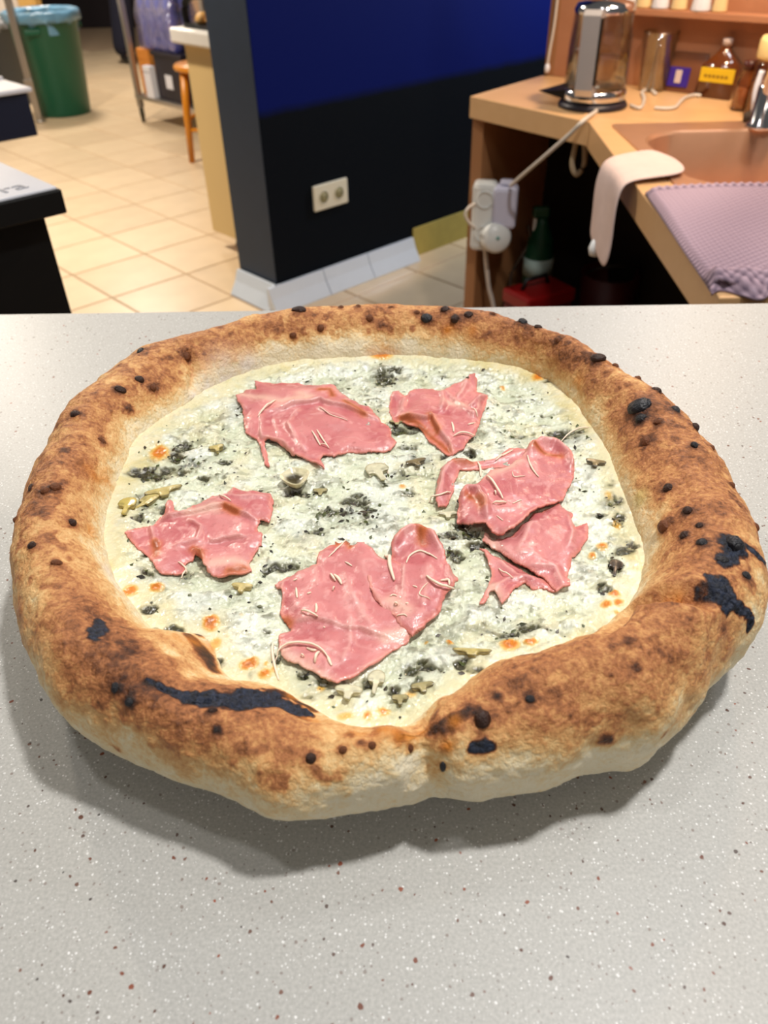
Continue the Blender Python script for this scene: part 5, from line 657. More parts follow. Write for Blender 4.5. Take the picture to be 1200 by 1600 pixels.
PC = np.array([-0.002, 0.302])          # pizza centre on the counter
ZB, ZCH = 0.934, 0.9475              # underside of the dough, cheese level
def crust_pt(phi, s, RO, RI, ZT):
    """phi, s arrays -> xyz.  s: 0 underside inner .. .18 outer underside .. .55 crest .. 1 cheese line and below"""
    ro, ri, zt = pinterp(phi, RO), pinterp(phi, RI), pinterp(phi, ZT)
    g = np.exp(-((np.degrees(phi) % 360-238)/17)**2)+.45*np.exp(-((np.degrees(phi) % 360-268)/9)**2)      # where the inner slope is long and gentle
    g = np.minimum(g, 1); rc = ri+(ro-ri)*(.50+.20*g)
    r = np.empty_like(phi); z = np.empty_like(phi)
    zb = ZB+.0035*np.sin(phi*3+1)+.002*np.sin(phi*7)
    a = s < .12
    t = s/.12; rin = rc-.012
    ru = rc+(ro-rc)*.55
    r[a] = (rin+(ru-rin)*t)[a]; z[a] = (zb-.001*t)[a]
    b = (s >= .12) & (s < .56)
    t = (s-.12)/.44; ang = -np.pi/2+t*np.pi
    zm = zb+(zt-zb)*.46
    ca = np.abs(np.cos(ang)); sa = np.sin(ang)
    # lower half blends from ru, upper to rc
    low = ang < 0
    rr = np.where(low, ru+(ro-ru)*ca**.8, rc+(ro-rc)*ca**.85)
    zz = np.where(low, zm+(zm-zb+.001)*np.sign(sa)*np.abs(sa)**1.1, zm+(zt-zm)*np.abs(sa)**1.0)
    r[b] = rr[b]; z[b] = zz[b]
    d = s >= .56
    t = (s-.56)/.44; ang = t*np.pi/2*1.06
    rr = rc-(rc-ri)*np.clip(np.sin(np.minimum(ang, np.pi/2)),0,1)**1.15
    zz = ZCH-.001+(zt-ZCH+.001)*np.cos(ang)**1.15 if False else ZCH-.001+(zt-ZCH+.001)*np.sign(np.cos(ang))*np.abs(np.cos(ang))**1.2
    rl = rc-(rc-ri)*t; zl = ZCH-.001+(zt-ZCH+.001)*(1-np.clip(t, 0, 1)**1.3); rr = rr*(1-g)+rl*g; zz = zz*(1-g)+zl*g
    r[d] = rr[d]; z[d] = zz[d]
    return np.stack([PC[0]+r*np.cos(phi), PC[1]+r*np.sin(phi), z], -1)
# ------------------------------------------------------------------ the pizza
RO, RI, ZT = np.array(TAB['RO']), np.array(TAB['RI']), np.array(TAB['ZT'])
pz = thing('pizza', (PC[0], PC[1], .92), 'round baked pizza with puffed charred crust on the speckled counter', 'pizza')
OFF = np.array([PC[0], PC[1], .92])
def child_np(name, V, F, m, parent=pz, smooth=True):
    return link(name, mesh_np(name, np.asarray(V)-OFF, F), m, parent, smooth)
# plate under it
M_plate = mat('white_porcelain', (236, 234, 230), .15, noise=.01)
pt = lathe('plate', [(0, 0), (.075, 0), (.078, .003), (.085, .006), (.115, .0125), (.118, .0135), (.115, .0145), (.083, .0095), (0, .009)], M_plate, None, 64); pt.location = (PC[0], PC[1], .92)
tag(pt, 'white plate almost hidden underneath the pizza', 'plate')
# ---- crust
NPH, NS = 1500, 230
ss = np.concatenate([np.linspace(0, .12, 14, endpoint=False), np.linspace(.12, .56, 122, endpoint=False), np.linspace(.56, 1, NS-136)])
PH, SS = np.meshgrid(np.arange(NPH)/NPH*2*np.pi, ss, indexing='ij'); PHf, SSf = PH.ravel(), SS.ravel()
V = crust_pt(PHf, SSf, RO, RI, ZT)
def grid_normals(V):
    G = V.reshape(NPH, NS, 3)
    n = np.cross(np.gradient(G, axis=1), np.roll(G, -1, 0)-np.roll(G, 1, 0)).reshape(-1, 3)
    n /= np.linalg.norm(n, axis=1, keepdims=True)+1e-12
    return n
Nn = grid_normals(V)
top = int(.55*NS)
if (Nn.reshape(NPH, NS, 3)[:, top, 2]).mean() < 0: Nn = -Nn
V0 = V.copy()
def near(c, r, V=V0):
    return np.where((np.abs(V[:, 0]-c[0]) < r) & (np.abs(V[:, 1]-c[1]) < r) & (np.abs(V[:, 2]-c[2]) < r))[0]
edge_in = sstep(1, .8, SSf)*sstep(.0, .1, SSf)
disp = (.0020*fbm(V0, 38, 3, 3)+.0007*fbm(V0, 130, 3, 9)+.00028*fbm(V0, 420, 2, 21))*np.clip(edge_in, .25, 1)
disp += .0009*np.abs(fbm(V0, 90, 2, 33))*sstep(.2, .35, SSf)*sstep(.75, .55, SSf)
# base toast follows the profile: pale underneath, browned on the crown, pale inner slope
tb = np.interp(SSf, [0, .14, .20, .27, .34, .44, .56, .64, .72, .79, .87, .96], [.06, .05, .05, .10, .24, .40, .46, .47, .44, .32, .13, .06])
low = fbm(V0, 26, 3, 51); mid = fbm(V0, 75, 3, 61); hi = fbm(V0, 210, 3, 71)
toast = tb+.14*low*sstep(.12, .4, SSf)+.15*mid*sstep(.0, .3, tb)+.07*hi
sp_n = fbm(V0, 150, 2, 81)
toast += .26*sstep(.30, .55, sp_n)*sstep(.22, .44, tb)
for x, y, z, r, dl in TAB['broad']:
    i = near((x, y, z), r*2.4); d2 = ((V0[i]-(x, y, z))**2).sum(1)/(r*r)
    toast[i] += dl*np.exp(-d2*.9)*(1+.35*mid[i])
toast = np.where(toast > .50, .50+(toast-.50)*.42, toast)
for x, y, z, r, dl in TAB['broad']:
    if .19 < dl < .29 and y < .30 and x < 0:
        i = near((x, y, z), r*2.2); toast[i] = np.maximum(toast[i], .66*np.exp(-((V0[i]-(x, y, z))**2).sum(1)/(r*r)*.7)*(1+.35*mid[i]+.2*hi[i]))
    if dl > .29:
        i = near((x, y, z), r*2.2); toast[i] = np.maximum(toast[i], .92*np.exp(-((V0[i]-(x, y, z))**2).sum(1)/(r*r)*.8)*(1+.4*mid[i]))
charm = np.zeros(len(V)); wob = .0016*fbm(V0, 230, 3, 91)+.0010*fbm(V0, 700, 1, 97)
objs = []
for x, y, z, rx, ry, dk, ob in TAB['spots']:
    r = (rx+ry)/2; i = near((x, y, z), r*2.6+.003); d = np.sqrt(((V0[i]-(x, y, z))**2).sum(1))+wob[i]*.6
    if ob:
        objs.append((x, y, z, rx, ry, dk)); toast[i] += .30*np.exp(-(d/(r*1.35))**2)
        disp[i] += r*.35*np.exp(-(d/(r*1.1))**2)
    else:
        a = np.exp(-(np.maximum(d, 0)/(r*.95))**2)
        toast[i] = toast[i]+(np.maximum(toast[i], dk*1.0)-toast[i])*np.clip(a*1.15, 0, 1)
        disp[i] += r*.16*np.exp(-(d/r)**2)
for st in TAB['char']:
    P = np.array(st)
    best = np.full(len(V), 9.)
    i = near(P[:, :3].mean(0), .06)
    for a, b in zip(P[:-1], P[1:]):
        ab = b[:3]-a[:3]; t = np.clip(((V0[i]-a[:3])@ab)/(ab@ab+1e-12), 0, 1)
        d = np.linalg.norm(V0[i]-(a[:3]+t[:, None]*ab), axis=1)/(a[3]+t*(b[3]-a[3]))
        best[i] = np.minimum(best[i], d)
    d = best[i]+wob[i]*300
    toast[i] = np.maximum(toast[i], .98*sstep(1.9, .9, d)*1.0); charm[i] = np.maximum(charm[i], sstep(1.15, .85, d))
    disp[i] += .0001*charm[i]+charm[i]*.0005*fbm(V0[i], 900, 2, 5)
for k_b, st in enumerate(TAB['burn']):
    P = np.array(st); i = near(P[:, :3].mean(0), .05); best = np.full(len(i), 9.)
    for a, b in zip(P[:-1], P[1:]):
        ab = b[:3]-a[:3]; t = np.clip(((V0[i]-a[:3])@ab)/(ab@ab+1e-12), 0, 1)
        best = np.minimum(best, np.linalg.norm(V0[i]-(a[:3]+t[:, None]*ab), axis=1)/(a[3]+t*(b[3]-a[3])))
    toast[i] = np.maximum(toast[i], (.62 if k_b == 2 else .84)*sstep(1.9, .45, best+.35*mid[i]+.2*hi[i]))
for plist, dp, w_ in TAB['crease']:
    P = np.array(plist); i = near(P.mean(0), .09); best = np.full(len(i), 9.)
    for a, b in zip(P[:-1], P[1:]):
        ab = b-a; t = np.clip(((V0[i]-a)@ab)/(ab@ab), 0, 1); best = np.minimum(best, np.linalg.norm(V0[i]-(a+t[:, None]*ab), axis=1))
    best = np.maximum(best+.0008*fbm(V0[i], 150, 2, 44), 0)
    disp[i] -= dp*np.exp(-(best/w_)**1.4)
    disp[i] += dp*.25*np.exp(-((best-w_*2)/(w_))**2)
    toast[i] += .10*np.exp(-(best/(w_*.35))**2)
tint = np.zeros((len(V), 4)); tint[:, :3] = linA((225, 214, 204))
KC = [linA((226, 216, 210)), linA((214, 128, 26)), linA((198, 184, 110))]
for x, y, z, r, k in TAB['tint']:
    i = near((x, y, z), r*2.5); d = np.sqrt(((V0[i]-(x, y, z))**2).sum(1))/r
    a = np.exp(-d**2*.9)*np.clip(.75+.55*mid[i]+.5*hi[i], 0, 1)*(.85 if k == 0 else .8)
    m_ = a > tint[i, 3]; j = i[m_]; tint[j, :3] = KC[k]; tint[j, 3] = a[m_]
V = V0+Nn*disp[:, None]
CR_disp = disp
idx = np.arange(NPH*NS).reshape(NPH, NS); nx = np.roll(idx, -1, 0)
F = np.stack([idx[:, :-1], nx[:, :-1], nx[:, 1:], idx[:, 1:]], -1).reshape(-1, 4)
def crust_material():
    m, N, L, P = new_mat('baked_crust'); P.inputs['Specular IOR Level'].default_value = .32
    tc = N.new('ShaderNodeTexCoord'); at = N.new('ShaderNodeAttribute'); at.attribute_name = 'toast'; ch = N.new('ShaderNodeAttribute'); ch.attribute_name = 'char'; ti = N.new('ShaderNodeAttribute'); ti.attribute_name = 'tint'
    n1 = N.new('ShaderNodeTexNoise'); n1.inputs['Scale'].default_value = 620; n1.inputs['Detail'].default_value = 5; n1.inputs['Roughness'].default_value = .65
    n2 = N.new('ShaderNodeTexNoise'); n2.inputs['Scale'].default_value = 190; n2.inputs['Detail'].default_value = 4; n2.inputs['Distortion'].default_value = .8
    for n in (n1, n2): L.new(tc.outputs['Object'], n.inputs['Vector'])
    def ma(op, a, b, c=None):
        q = N.new('ShaderNodeMath'); q.operation = op
        for k, v in enumerate((a, b, c)):
            if v is None: continue
            if isinstance(v, (int, float)): q.inputs[k].default_value = v
            else: L.new(v, q.inputs[k])
        return q.outputs[0]
    f = ma('ADD', ma('MULTIPLY_ADD', n1.outputs['Fac'], .50, -.25), ma('MULTIPLY_ADD', n2.outputs['Fac'], .40, -.20))
    t = ma('ADD', at.outputs['Fac'], f)
    r = N.new('ShaderNodeValToRGB'); cr = r.color_ramp
    st = [(0, (246, 234, 204)), (.14, (242, 220, 174)), (.28, (232, 190, 130)), (.42, (212, 156, 98)), (.55, (176, 114, 70)), (.70, (114, 68, 40)), (.84, (66, 38, 25)), (.97, (30, 22, 20))]
    while len(cr.elements) < len(st): cr.elements.new(.5)
    for e, (p, c) in zip(cr.elements, st): e.position = p; e.color = lin(c)+(1,)
    L.new(t, r.inputs[0])
    mx = N.new('ShaderNodeMix'); mx.data_type = 'RGBA'; L.new(ti.outputs['Alpha'], mx.inputs['Factor']); L.new(r.outputs[0], mx.inputs[6]); L.new(ti.outputs['Color'], mx.inputs[7])
    # the charred parts: blue-black
    rc = N.new('ShaderNodeValToRGB'); rc.color_ramp.elements[0].position = .35; rc.color_ramp.elements[1].position = .72; rc.color_ramp.elements[0].color = lin((10, 11, 15))+(1,); rc.color_ramp.elements[1].color = lin((52, 62, 84))+(1,); L.new(n1.outputs['Fac'], rc.inputs[0])
    m2 = N.new('ShaderNodeMix'); m2.data_type = 'RGBA'; L.new(ch.outputs['Fac'], m2.inputs['Factor']); L.new(mx.outputs[2], m2.inputs[6]); L.new(rc.outputs[0], m2.inputs[7])
    L.new(m2.outputs[2], P.inputs['Base Color'])
    ro = N.new('ShaderNodeMapRange'); ro.inputs[3].default_value = .62; ro.inputs[4].default_value = .42; L.new(n2.outputs['Fac'], ro.inputs[0]); L.new(ro.outputs[0], P.inputs['Roughness'])
    vo = N.new('ShaderNodeTexVoronoi'); vo.feature = 'DISTANCE_TO_EDGE'; vo.inputs['Scale'].default_value = 430; L.new(tc.outputs['Object'], vo.inputs['Vector'])
    hb = ma('ADD', ma('MULTIPLY', n1.outputs['Fac'], .9), ma('ADD', ma('MULTIPLY', n2.outputs['Fac'], .8), ma('MULTIPLY', vo.outputs['Distance'], .35)))
    b = N.new('ShaderNodeBump'); b.inputs['Strength'].default_value = .8; b.inputs['Distance'].default_value = .0014; L.new(hb, b.inputs['Height']); L.new(b.outputs['Normal'], P.inputs['Normal'])
    return m
M_crust = crust_material()
crust = child_np('crust', V, F, M_crust)
vattr(crust.data, 'toast', toast); vattr(crust.data, 'char', charm); vattr(crust.data, 'tint', tint)
# ---- blisters on the crust
def blister_mesh(seed, rgb, rough, spec):
    bm = bmesh.new(); bmesh.ops.create_icosphere(bm, subdivisions=3, radius=1)
    co = np.array([v.co for v in bm.verts]); k = 1+.16*fbm(co+seed*3.1, 1.6, 3, seed)+.04*fbm(co+seed, 6, 2, seed+5)
    for v, q in zip(bm.verts, k): v.co *= q
    me = bm_mesh('blister', bm); me.polygons.foreach_set('use_smooth', [True]*len(me.polygons))
    me.materials.append(mat('blister_%s' % rgb[1], rgb, rough, noise=.5, scale=3.0, bump=.5, spec=spec)); return me
BLM = {'black': [blister_mesh(s, (25, 26, 32), .38, .5) for s in (1, 2)], 'dark': [blister_mesh(s, (50, 28, 20), .4, .4) for s in (3, 4)], 'brown': [blister_mesh(s, (104, 60, 34), .5, .3) for s in (5, 6)]}
for i, (x, y, z, rx, ry, dk) in enumerate(objs):
    j = np.argmin(((V0-(x, y, z))**2).sum(1)); n = Vector(Nn[j]); p = Vector(V[j])
    kind = 'black' if dk > 1.02 else 'dark' if dk > .82 else 'brown'
    o = bpy.data.objects.new('blister', BLM[kind][i % 2]); SC.collection.objects.link(o); o.parent = crust
    # long axis lies across the view's sideways direction on the surface
    xa = Vector((1, 0, 0)); xa = (xa-n*xa.dot(n)).normalized(); ya = n.cross(xa)
    k = .92
    M = Matrix((xa*rx*k, ya*ry*k*1.15, n*min(rx, ry)*.85)).transposed().to_4x4()
    M.translation = p-Vector(OFF)-n*min(rx, ry)*.30
    o.matrix_local = M
# ---- melted cheese
def zsmooth(x, y):
    r = np.hypot(x-PC[0], y-PC[1]); ri = pinterp(np.arctan2(y-PC[1], x-PC[0]), RI)
    dg = np.degrees(np.arctan2(y-PC[1], x-PC[0])) % 360; g = np.minimum(1, np.exp(-((dg-238)/20)**2)+.6*np.exp(-((dg-268)/11)**2))
    return ZCH+.0012+.0035*sstep(.80, 1.02, r/ri)*(1-g)
st_ = .00047; gx = np.arange(-.153, .153, st_); gX, gY = np.meshgrid(PC[0]+gx, PC[1]+gx, indexing='ij')
X, Y_ = gX.ravel(), gY.ravel(); ang = np.arctan2(Y_-PC[1], X-PC[0]); rad = np.hypot(X-PC[0], Y_-PC[1]); rat = rad/pinterp(ang, RI)
keep = rad < pinterp(ang, RI)+.0045
P3 = np.stack([X, Y_, np.zeros_like(X)], 1)
def field(L, jit=.0022):
    out = np.zeros(len(X)); jx = jit*fbm(P3, 190, 2, 7); jy = jit*fbm(P3, 190, 2, 8)
    for x, y, rx, ry, s in L:
        i = np.where((np.abs(X-x) < rx*2.2) & (np.abs(Y_-y) < ry*2.2))[0]
        d = ((X[i]+jx[i]-x)/rx)**2+((Y_[i]+jy[i]-y)/ry)**2
        out[i] = np.maximum(out[i], s*np.exp(-d*.75))
    return out
Wp = P3+np.stack([.004*fbm(P3, 60, 2, 1), .004*fbm(P3, 60, 2, 2), 0*X], 1)
lump = fbm(Wp, 85, 3, 11); fine = fbm(Wp, 260, 3, 12); vf = fbm(P3, 700, 2, 13); strand = fbm(Wp*np.array([1, 1.9, 1]), 130, 3, 14)
dark = field(TAB['dark']); grey = field(TAB['grey'], .003); orange = field(TAB['orange'], .0009)
inner = sstep(1.02, .86, rat)
gap = sstep(.12, .55, -strand+.25*fine)*inner*.45
grey = np.clip(grey+gap*.55, 0, 1)*(.55+.6*sstep(-.3, .3, fine))
dk = sstep(.30, .62, dark*(.95+.75*fine+.5*vf))
dk2 = sstep(.38, .60, fine*.6+vf*.42+.08+.25*dark-.1*(1-inner))*.65*inner       # herb crumbs through the cheese
col = np.tile(linA((222, 228, 206)), (len(X), 1))
def blend(c, a):
    global col
    a = np.clip(a, 0, 1)[:, None]; col = col*(1-a)+linA(c)*a
blend((232, 238, 226), sstep(-.05, .45, lump+.25*fine)*.9); blend((216, 206, 156), sstep(.15, .5, fbm(P3, 55, 3, 19))*.45); blend((196, 204, 172), sstep(.0, .5, -lump)*.5)
rj = rat+.05*fbm(P3, 90, 3, 18); blend((226, 214, 164), sstep(.88, .97, rj)*.6*(1-.5*sstep(0, .5, fine))); blend((236, 224, 188), sstep(.96, 1.03, rj)*.75)
blend((204, 186, 100), sstep(.25, .6, fbm(P3, 70, 3, 15))*.4*sstep(.75, .97, rat))
dk3 = sstep(.28, .55, fbm(Wp*np.array([1, 1.7, 1]), 115, 3, 23)+.12*vf)*inner; blend((150, 150, 118), sstep(.12, .5, -strand+.3*fine)*.38*inner); blend((92, 92, 66), dk3*.5); blend((140, 146, 134), grey*1.05); blend((92, 98, 96), sstep(.42, .85, grey)*.75)
blend((104, 102, 64), sstep(.12, .5, dark*(1+.6*fine))*.75); blend((46, 42, 28), dk*.92); blend((84, 84, 46), dk2*.9)
blend((226, 176, 66), sstep(.16, .45, orange)*.8); blend((212, 118, 20), sstep(.42, .68, orange)*.9); blend((150, 74, 18), sstep(.82, 1.0, orange+.12*fine)*.6)
H_ = .0017*lump+.0010*fine+.00045*vf-.0016*dk-.0004*grey*inner+.0007*sstep(.3, .7, orange)
Zc = zsmooth(X, Y_)+H_*(.35+.65*inner)-.0025*sstep(1.01, 1.05, rat)
ID = -np.ones(len(X), int); ID[keep] = np.arange(keep.sum()); IDg = ID.reshape(gX.shape)
q = np.stack([IDg[:-1, :-1], IDg[1:, :-1], IDg[1:, 1:], IDg[:-1, 1:]], -1).reshape(-1, 4); q = q[(q >= 0).all(1)]
def wet_material(name, rough=.24, bump=.35, scale=520, sss=0, coat=0):
    m, N, L, P = new_mat(name); at = N.new('ShaderNodeAttribute'); at.attribute_name = 'col'; L.new(at.outputs['Color'], P.inputs['Base Color'])
    P.inputs['Specular IOR Level'].default_value = .5
    tc = N.new('ShaderNodeTexCoord'); n = N.new('ShaderNodeTexNoise'); n.inputs['Scale'].default_value = scale; n.inputs['Detail'].default_value = 4; n.inputs['Roughness'].default_value = .6; L.new(tc.outputs['Object'], n.inputs['Vector'])
    mr = N.new('ShaderNodeMapRange'); mr.inputs[3].default_value = rough*.6; mr.inputs[4].default_value = rough*1.7; L.new(n.outputs['Fac'], mr.inputs[0]); L.new(mr.outputs[0], P.inputs['Roughness'])
    b = N.new('ShaderNodeBump'); b.inputs['Strength'].default_value = bump; b.inputs['Distance'].default_value = .001; L.new(n.outputs['Fac'], b.inputs['Height']); L.new(b.outputs['Normal'], P.inputs['Normal'])
    P.inputs['Coat Weight'].default_value = coat; P.inputs['Coat Roughness'].default_value = .10
    if coat: L.new(b.outputs['Normal'], P.inputs['Coat Normal'])
    if sss: P.inputs['Subsurface Weight'].default_value = sss; P.inputs['Subsurface Radius'].default_value = (.003, .0012, .001); P.inputs['Subsurface Scale'].default_value = 1
    return m
M_cheese = wet_material('melted_cheese', .20, .8, 330, coat=.7)
melt = child_np('melted_cheese', np.stack([X, Y_, Zc], 1)[keep], q, M_cheese); vattr(melt.data, 'col', col[keep])
def cheese_z(x, y):
    """height of the cheese under a point of the plan"""
    i = np.clip(np.rint((np.asarray(x)-PC[0]-gx[0])/st_).astype(int), 0, len(gx)-1); j = np.clip(np.rint((np.asarray(y)-PC[1]-gx[0])/st_).astype(int), 0, len(gx)-1)
    return Zc.reshape(gX.shape)[i, j]
# herb and pepper crumbs: far too many to count
rng = np.random.default_rng(5); HV, HF, HC = [], [], []
kk = np.where(keep & (rat < .97))[0]; pw = (.05+1.2*sstep(.1, .6, dark[kk])+.5*sstep(.1, .5, grey[kk])); pw /= pw.sum()
for i in rng.choice(kk, 900, p=pw):
    c = np.array([X[i], Y_[i], Zc[i]+.0001]); a = rng.uniform(0, 6.28); l = rng.uniform(.0005, .0017)*rng.choice([.6, 1, 1.3]); wd = l*rng.uniform(.35, .8)
    e1 = np.array([math.cos(a), math.sin(a), rng.uniform(-.3, .5)])*l; e2 = np.array([-math.sin(a), math.cos(a), rng.uniform(-.2, .3)])*wd; up = np.array([0, 0, .0004])
    b0 = len(HV); HV += [c-e1, c-e2*.8, c+e1, c+e2, c+up]
    HF += [(b0, b0+1, b0+4), (b0+1, b0+2, b0+4), (b0+2, b0+3, b0+4), (b0+3, b0, b0+4)]
    cc = linA([(44, 48, 22), (30, 26, 18), (70, 78, 34), (54, 44, 30)][rng.integers(4)]); HC += [cc]*5
herb = child_np('herb_crumbs', HV, np.array(HF), wet_material('herb', .35, .1), smooth=False); vattr(herb.data, 'col', np.array(HC)); tag(herb, kind='stuff')
# ---- mushroom pieces half sunk in the cheese
M_mush = wet_material('cooked_mushroom', .28, .3, 300, coat=.5)
TONES = [((196, 178, 100), (150, 132, 60)), ((190, 174, 110), (110, 96, 48)), ((168, 158, 112), (56, 46, 26)), ((214, 210, 180), (150, 140, 96)), ((130, 116, 84), (40, 32, 22)), ((70, 60, 50), (24, 20, 18)), ((206, 190, 130), (170, 150, 84))]
for k, (kind, x, y, l, wd, an, tn) in enumerate(TAB['mush']):
    n1, n2 = 28, 16; VV, CC, FF = [], [], []
    a0 = math.radians(an); ca, sa = math.cos(a0), math.sin(a0); z0 = float(cheese_z([x], [y])[0])
    ol = [(-1, -.02), (-.93, .32), (-.7, .58), (-.35, .74), (0, .78), (.35, .74), (.7, .58), (.93, .32), (1, -.02), (.86, -.16), (.6, -.14), (.38, -.16), (.28, -.35), (.27, -.62), (.22, -.88), (0, -.94), (-.22, -.88), (-.27, -.62), (-.28, -.35), (-.38, -.16), (-.6, -.14), (-.86, -.16)]
    if kind == 'curl': ol = [(math.cos(q)*(1+.12*math.sin(3*q)), math.sin(q)*(1+.1*math.cos(4*q))) for q in np.arange(22)/22*2*math.pi]
    ol = [v for v in ol]; n1 = 44; OL = []
    for j in range(n1):
        f0 = j/n1*len(ol); i0 = int(f0); f0 -= i0; p_, q_ = ol[i0], ol[(i0+1) % len(ol)]; OL.append((p_[0]+(q_[0]-p_[0])*f0, p_[1]+(q_[1]-p_[1])*f0))
    for side in (0, 1):
        for i in range(n2+1):
            for j in range(n1):
                t = i/n2; ox, oy = OL[j]; ux, uy = ox*t, oy*t
                px, py = ux*l*.85, uy*wd*.85
                bend = (.0034*t*t-.0008 if kind == 'curl' else .0012*ux*ux+.0010*abs(uy)*(uy < 0))
                zz = (.0022 if kind == 'curl' else .0013)+bend+(-.0024*(1-t**5) if side else .0007*(1-t**4))
                VV.append((x+px*ca-py*sa, y+px*sa+py*ca, z0+zz)); e_ = max(0, (t-.80)/.20)
                c = linA(TONES[tn][0])*(1-e_**2)+linA(TONES[tn][1])*e_**2
                gill = math.exp(-((uy-.02)/.09)**2)*sstep(.25, .4, abs(ux))
                c = c*(1-.4*float(gill)) if kind != 'curl' else linA((62, 54, 30))+(linA((216, 208, 170))-linA((62, 54, 30)))*float(sstep(.42, .78, t+.12*ux))
                CC.append(c)
    h = (n2+1)*n1
    for side in (0, 1):
        for i in range(n2):
            for j in range(n1):
                f = (side*h+i*n1+j, side*h+(i+1)*n1+j, side*h+(i+1)*n1+(j+1) % n1, side*h+i*n1+(j+1) % n1); FF.append(f if not side else f[::-1])
    CC = np.array(CC); CC = CC*(1+.25*fbm(np.array(VV), 500, 2, k))[:, None]
    ms = child_np('mushroom_slice', VV, np.array(FF), M_mush); vattr(ms.data, 'col', CC)
# ---- ham
M_ham = wet_material('cooked_ham', .34, .40, 360, .0, coat=.4)
def seg_dist(px, py, poly, closed):
    """distance to a polyline, side (+1 left of it) and position along it"""
    best = np.full(len(px), 1e9); side = np.zeros(len(px)); bx = np.zeros(len(px)); by = np.zeros(len(px)); along = np.zeros(len(px))
    n = len(poly); m_ = n if closed else n-1
    for i in range(m_):
        a, b = np.array(poly[i]), np.array(poly[(i+1) % n]); ab = b-a; L2 = ab@ab+1e-15
        t = np.clip(((px-a[0])*ab[0]+(py-a[1])*ab[1])/L2, 0, 1); qx, qy = a[0]+t*ab[0], a[1]+t*ab[1]
        d = np.hypot(px-qx, py-qy); u = d < best
        best = np.where(u, d, best); bx = np.where(u, qx, bx); by = np.where(u, qy, by)
        side = np.where(u, np.sign(ab[0]*(py-a[1])-ab[1]*(px-a[0])), side); along = np.where(u, (i+t)/m_, along)
    return best, side, bx, by, along
def inside(px, py, poly):
    r = np.zeros(len(px), bool); n = len(poly)
    for i in range(n):
        (x0, y0), (x1, y1) = poly[i], poly[(i+1) % n]
        c = (y0 > py) != (y1 > py); xi = x0+(py-y0)*(x1-x0)/(y1-y0+1e-15); r ^= c & (px < xi)
    return r
HAMZ = {}
def ham_sheet(name, key, parent, seed, step=.00062):
    h = TAB['ham'][key]; poly = h['poly']; A = np.array(poly)
    gx_ = np.arange(A[:, 0].min()-step, A[:, 0].max()+step*2, step); gy_ = np.arange(A[:, 1].min()-step, A[:, 1].max()+step*2, step)
    GX, GY = np.meshgrid(gx_, gy_, indexing='ij'); px, py = GX.ravel(), GY.ravel()
    P0 = np.stack([px, py, 0*px], 1)
    jx, jy = px+.0006*fbm(P0, 220, 2, seed+2)+.0002*fbm(P0, 700, 1, seed+3), py+.0006*fbm(P0, 220, 2, seed+4)+.0002*fbm(P0, 700, 1, seed+6)     # torn edge
    d, sd, bx, by, _ = seg_dist(jx, jy, poly, True); ins = inside(jx, jy, poly); sdist = np.where(ins, d, -d)
    keep = sdist > -.75*step
    mv = keep & (sdist < .35*step)
    x, y = np.where(mv, px+(bx-jx), px), np.where(mv, py+(by-jy), py); d = np.where(sdist < 0, 0, d)
    P = np.stack([x, y, 0*x], 1)
    n1, n2, n3 = fbm(P, 70, 3, seed), fbm(P, 210, 3, seed+20), fbm(P, 620, 2, seed+40)
    z = h['off']+.0012*n1+.0022*fbm(P, 42, 2, seed+9)+.0003*n2+.0008*sstep(0, .006, d)
    curl = fbm(P, 120, 2, seed+60); z += .0016*curl*np.exp(-(d/.0022)**2)-.0006*np.exp(-(d/.0012)**2)
    shade = np.zeros(len(x)); crest = np.zeros(len(x))
    for line, am, wd, one in h['ridge']:
        dd, s2, _, _, al = seg_dist(x, y, line, False); fade = np.clip(np.minimum(al, 1-al)*6+.25, 0, 1)
        dd = np.maximum(dd+.0004*n2, 0)
        if one:
            z += am*fade*np.where(s2 > 0, np.exp(-dd/(wd*1.6)), np.exp(-(dd/(wd*.16))**2)); shade += .6*fade*np.where(s2 > 0, 0, np.exp(-dd/(wd*.3)))
        else: z += am*fade*np.exp(-(dd/(wd*.55))**2)
        crest += fade*np.exp(-(dd/(wd*.22))**2)
    z = np.maximum(z, .0004)
    Z = zsmooth(x, y)+.0006+z+.0006*fbm(np.stack([x, y, 0*x], 1), 85, 3, 11)
    c = np.tile(linA((204, 124, 125)), (len(x), 1))
    def bl(rgb, a):
        nonlocal c
        a = np.clip(a, 0, 1)[:, None]; c = c*(1-a)+linA(rgb)*a
    bl((222, 146, 144), sstep(.05, .5, n1)*.6); bl((184, 90, 96), sstep(.0, .5, -n1+.2*n2)*.65); bl((232, 172, 168), sstep(.28, .55, n2)*.45)
    bl((238, 186, 180), sstep(.35, .6, np.abs(fbm(P*np.array([1.6, .8, 1]), 130, 2, seed+80)) < .05)*.0+sstep(.05, .0, np.abs(fbm(P, 60, 2, seed+80)))*.26)
    bl((240, 194, 184), crest*.38); bl((224, 136, 116), np.exp(-(d/.0012)**2)*.6)
    for L_ in h['fat']:
        dd = seg_dist(x, y, L_, False)[0]; bl((236, 194, 176), np.exp(-((dd+.0006*n2)/.0032)**2)*.7)
    for L_ in h['burn']:
        dd = seg_dist(x, y, L_, False)[0]; bl((206, 110, 50), np.exp(-(np.maximum(dd+.0007*n2, 0)/.0024)**2)*.85); bl((130, 58, 26), np.exp(-(np.maximum(dd+.0006*n2, 0)/.0010)**2)*.6)
    bl((150, 60, 60), sstep(.55, .8, n3)*.35)
    ID = -np.ones(len(x), int); ID[keep] = np.arange(keep.sum()); g = ID.reshape(GX.shape)
    q = np.stack([g[:-1, :-1], g[1:, :-1], g[1:, 1:], g[:-1, 1:]], -1).reshape(-1, 4); q = q[(q >= 0).all(1)]
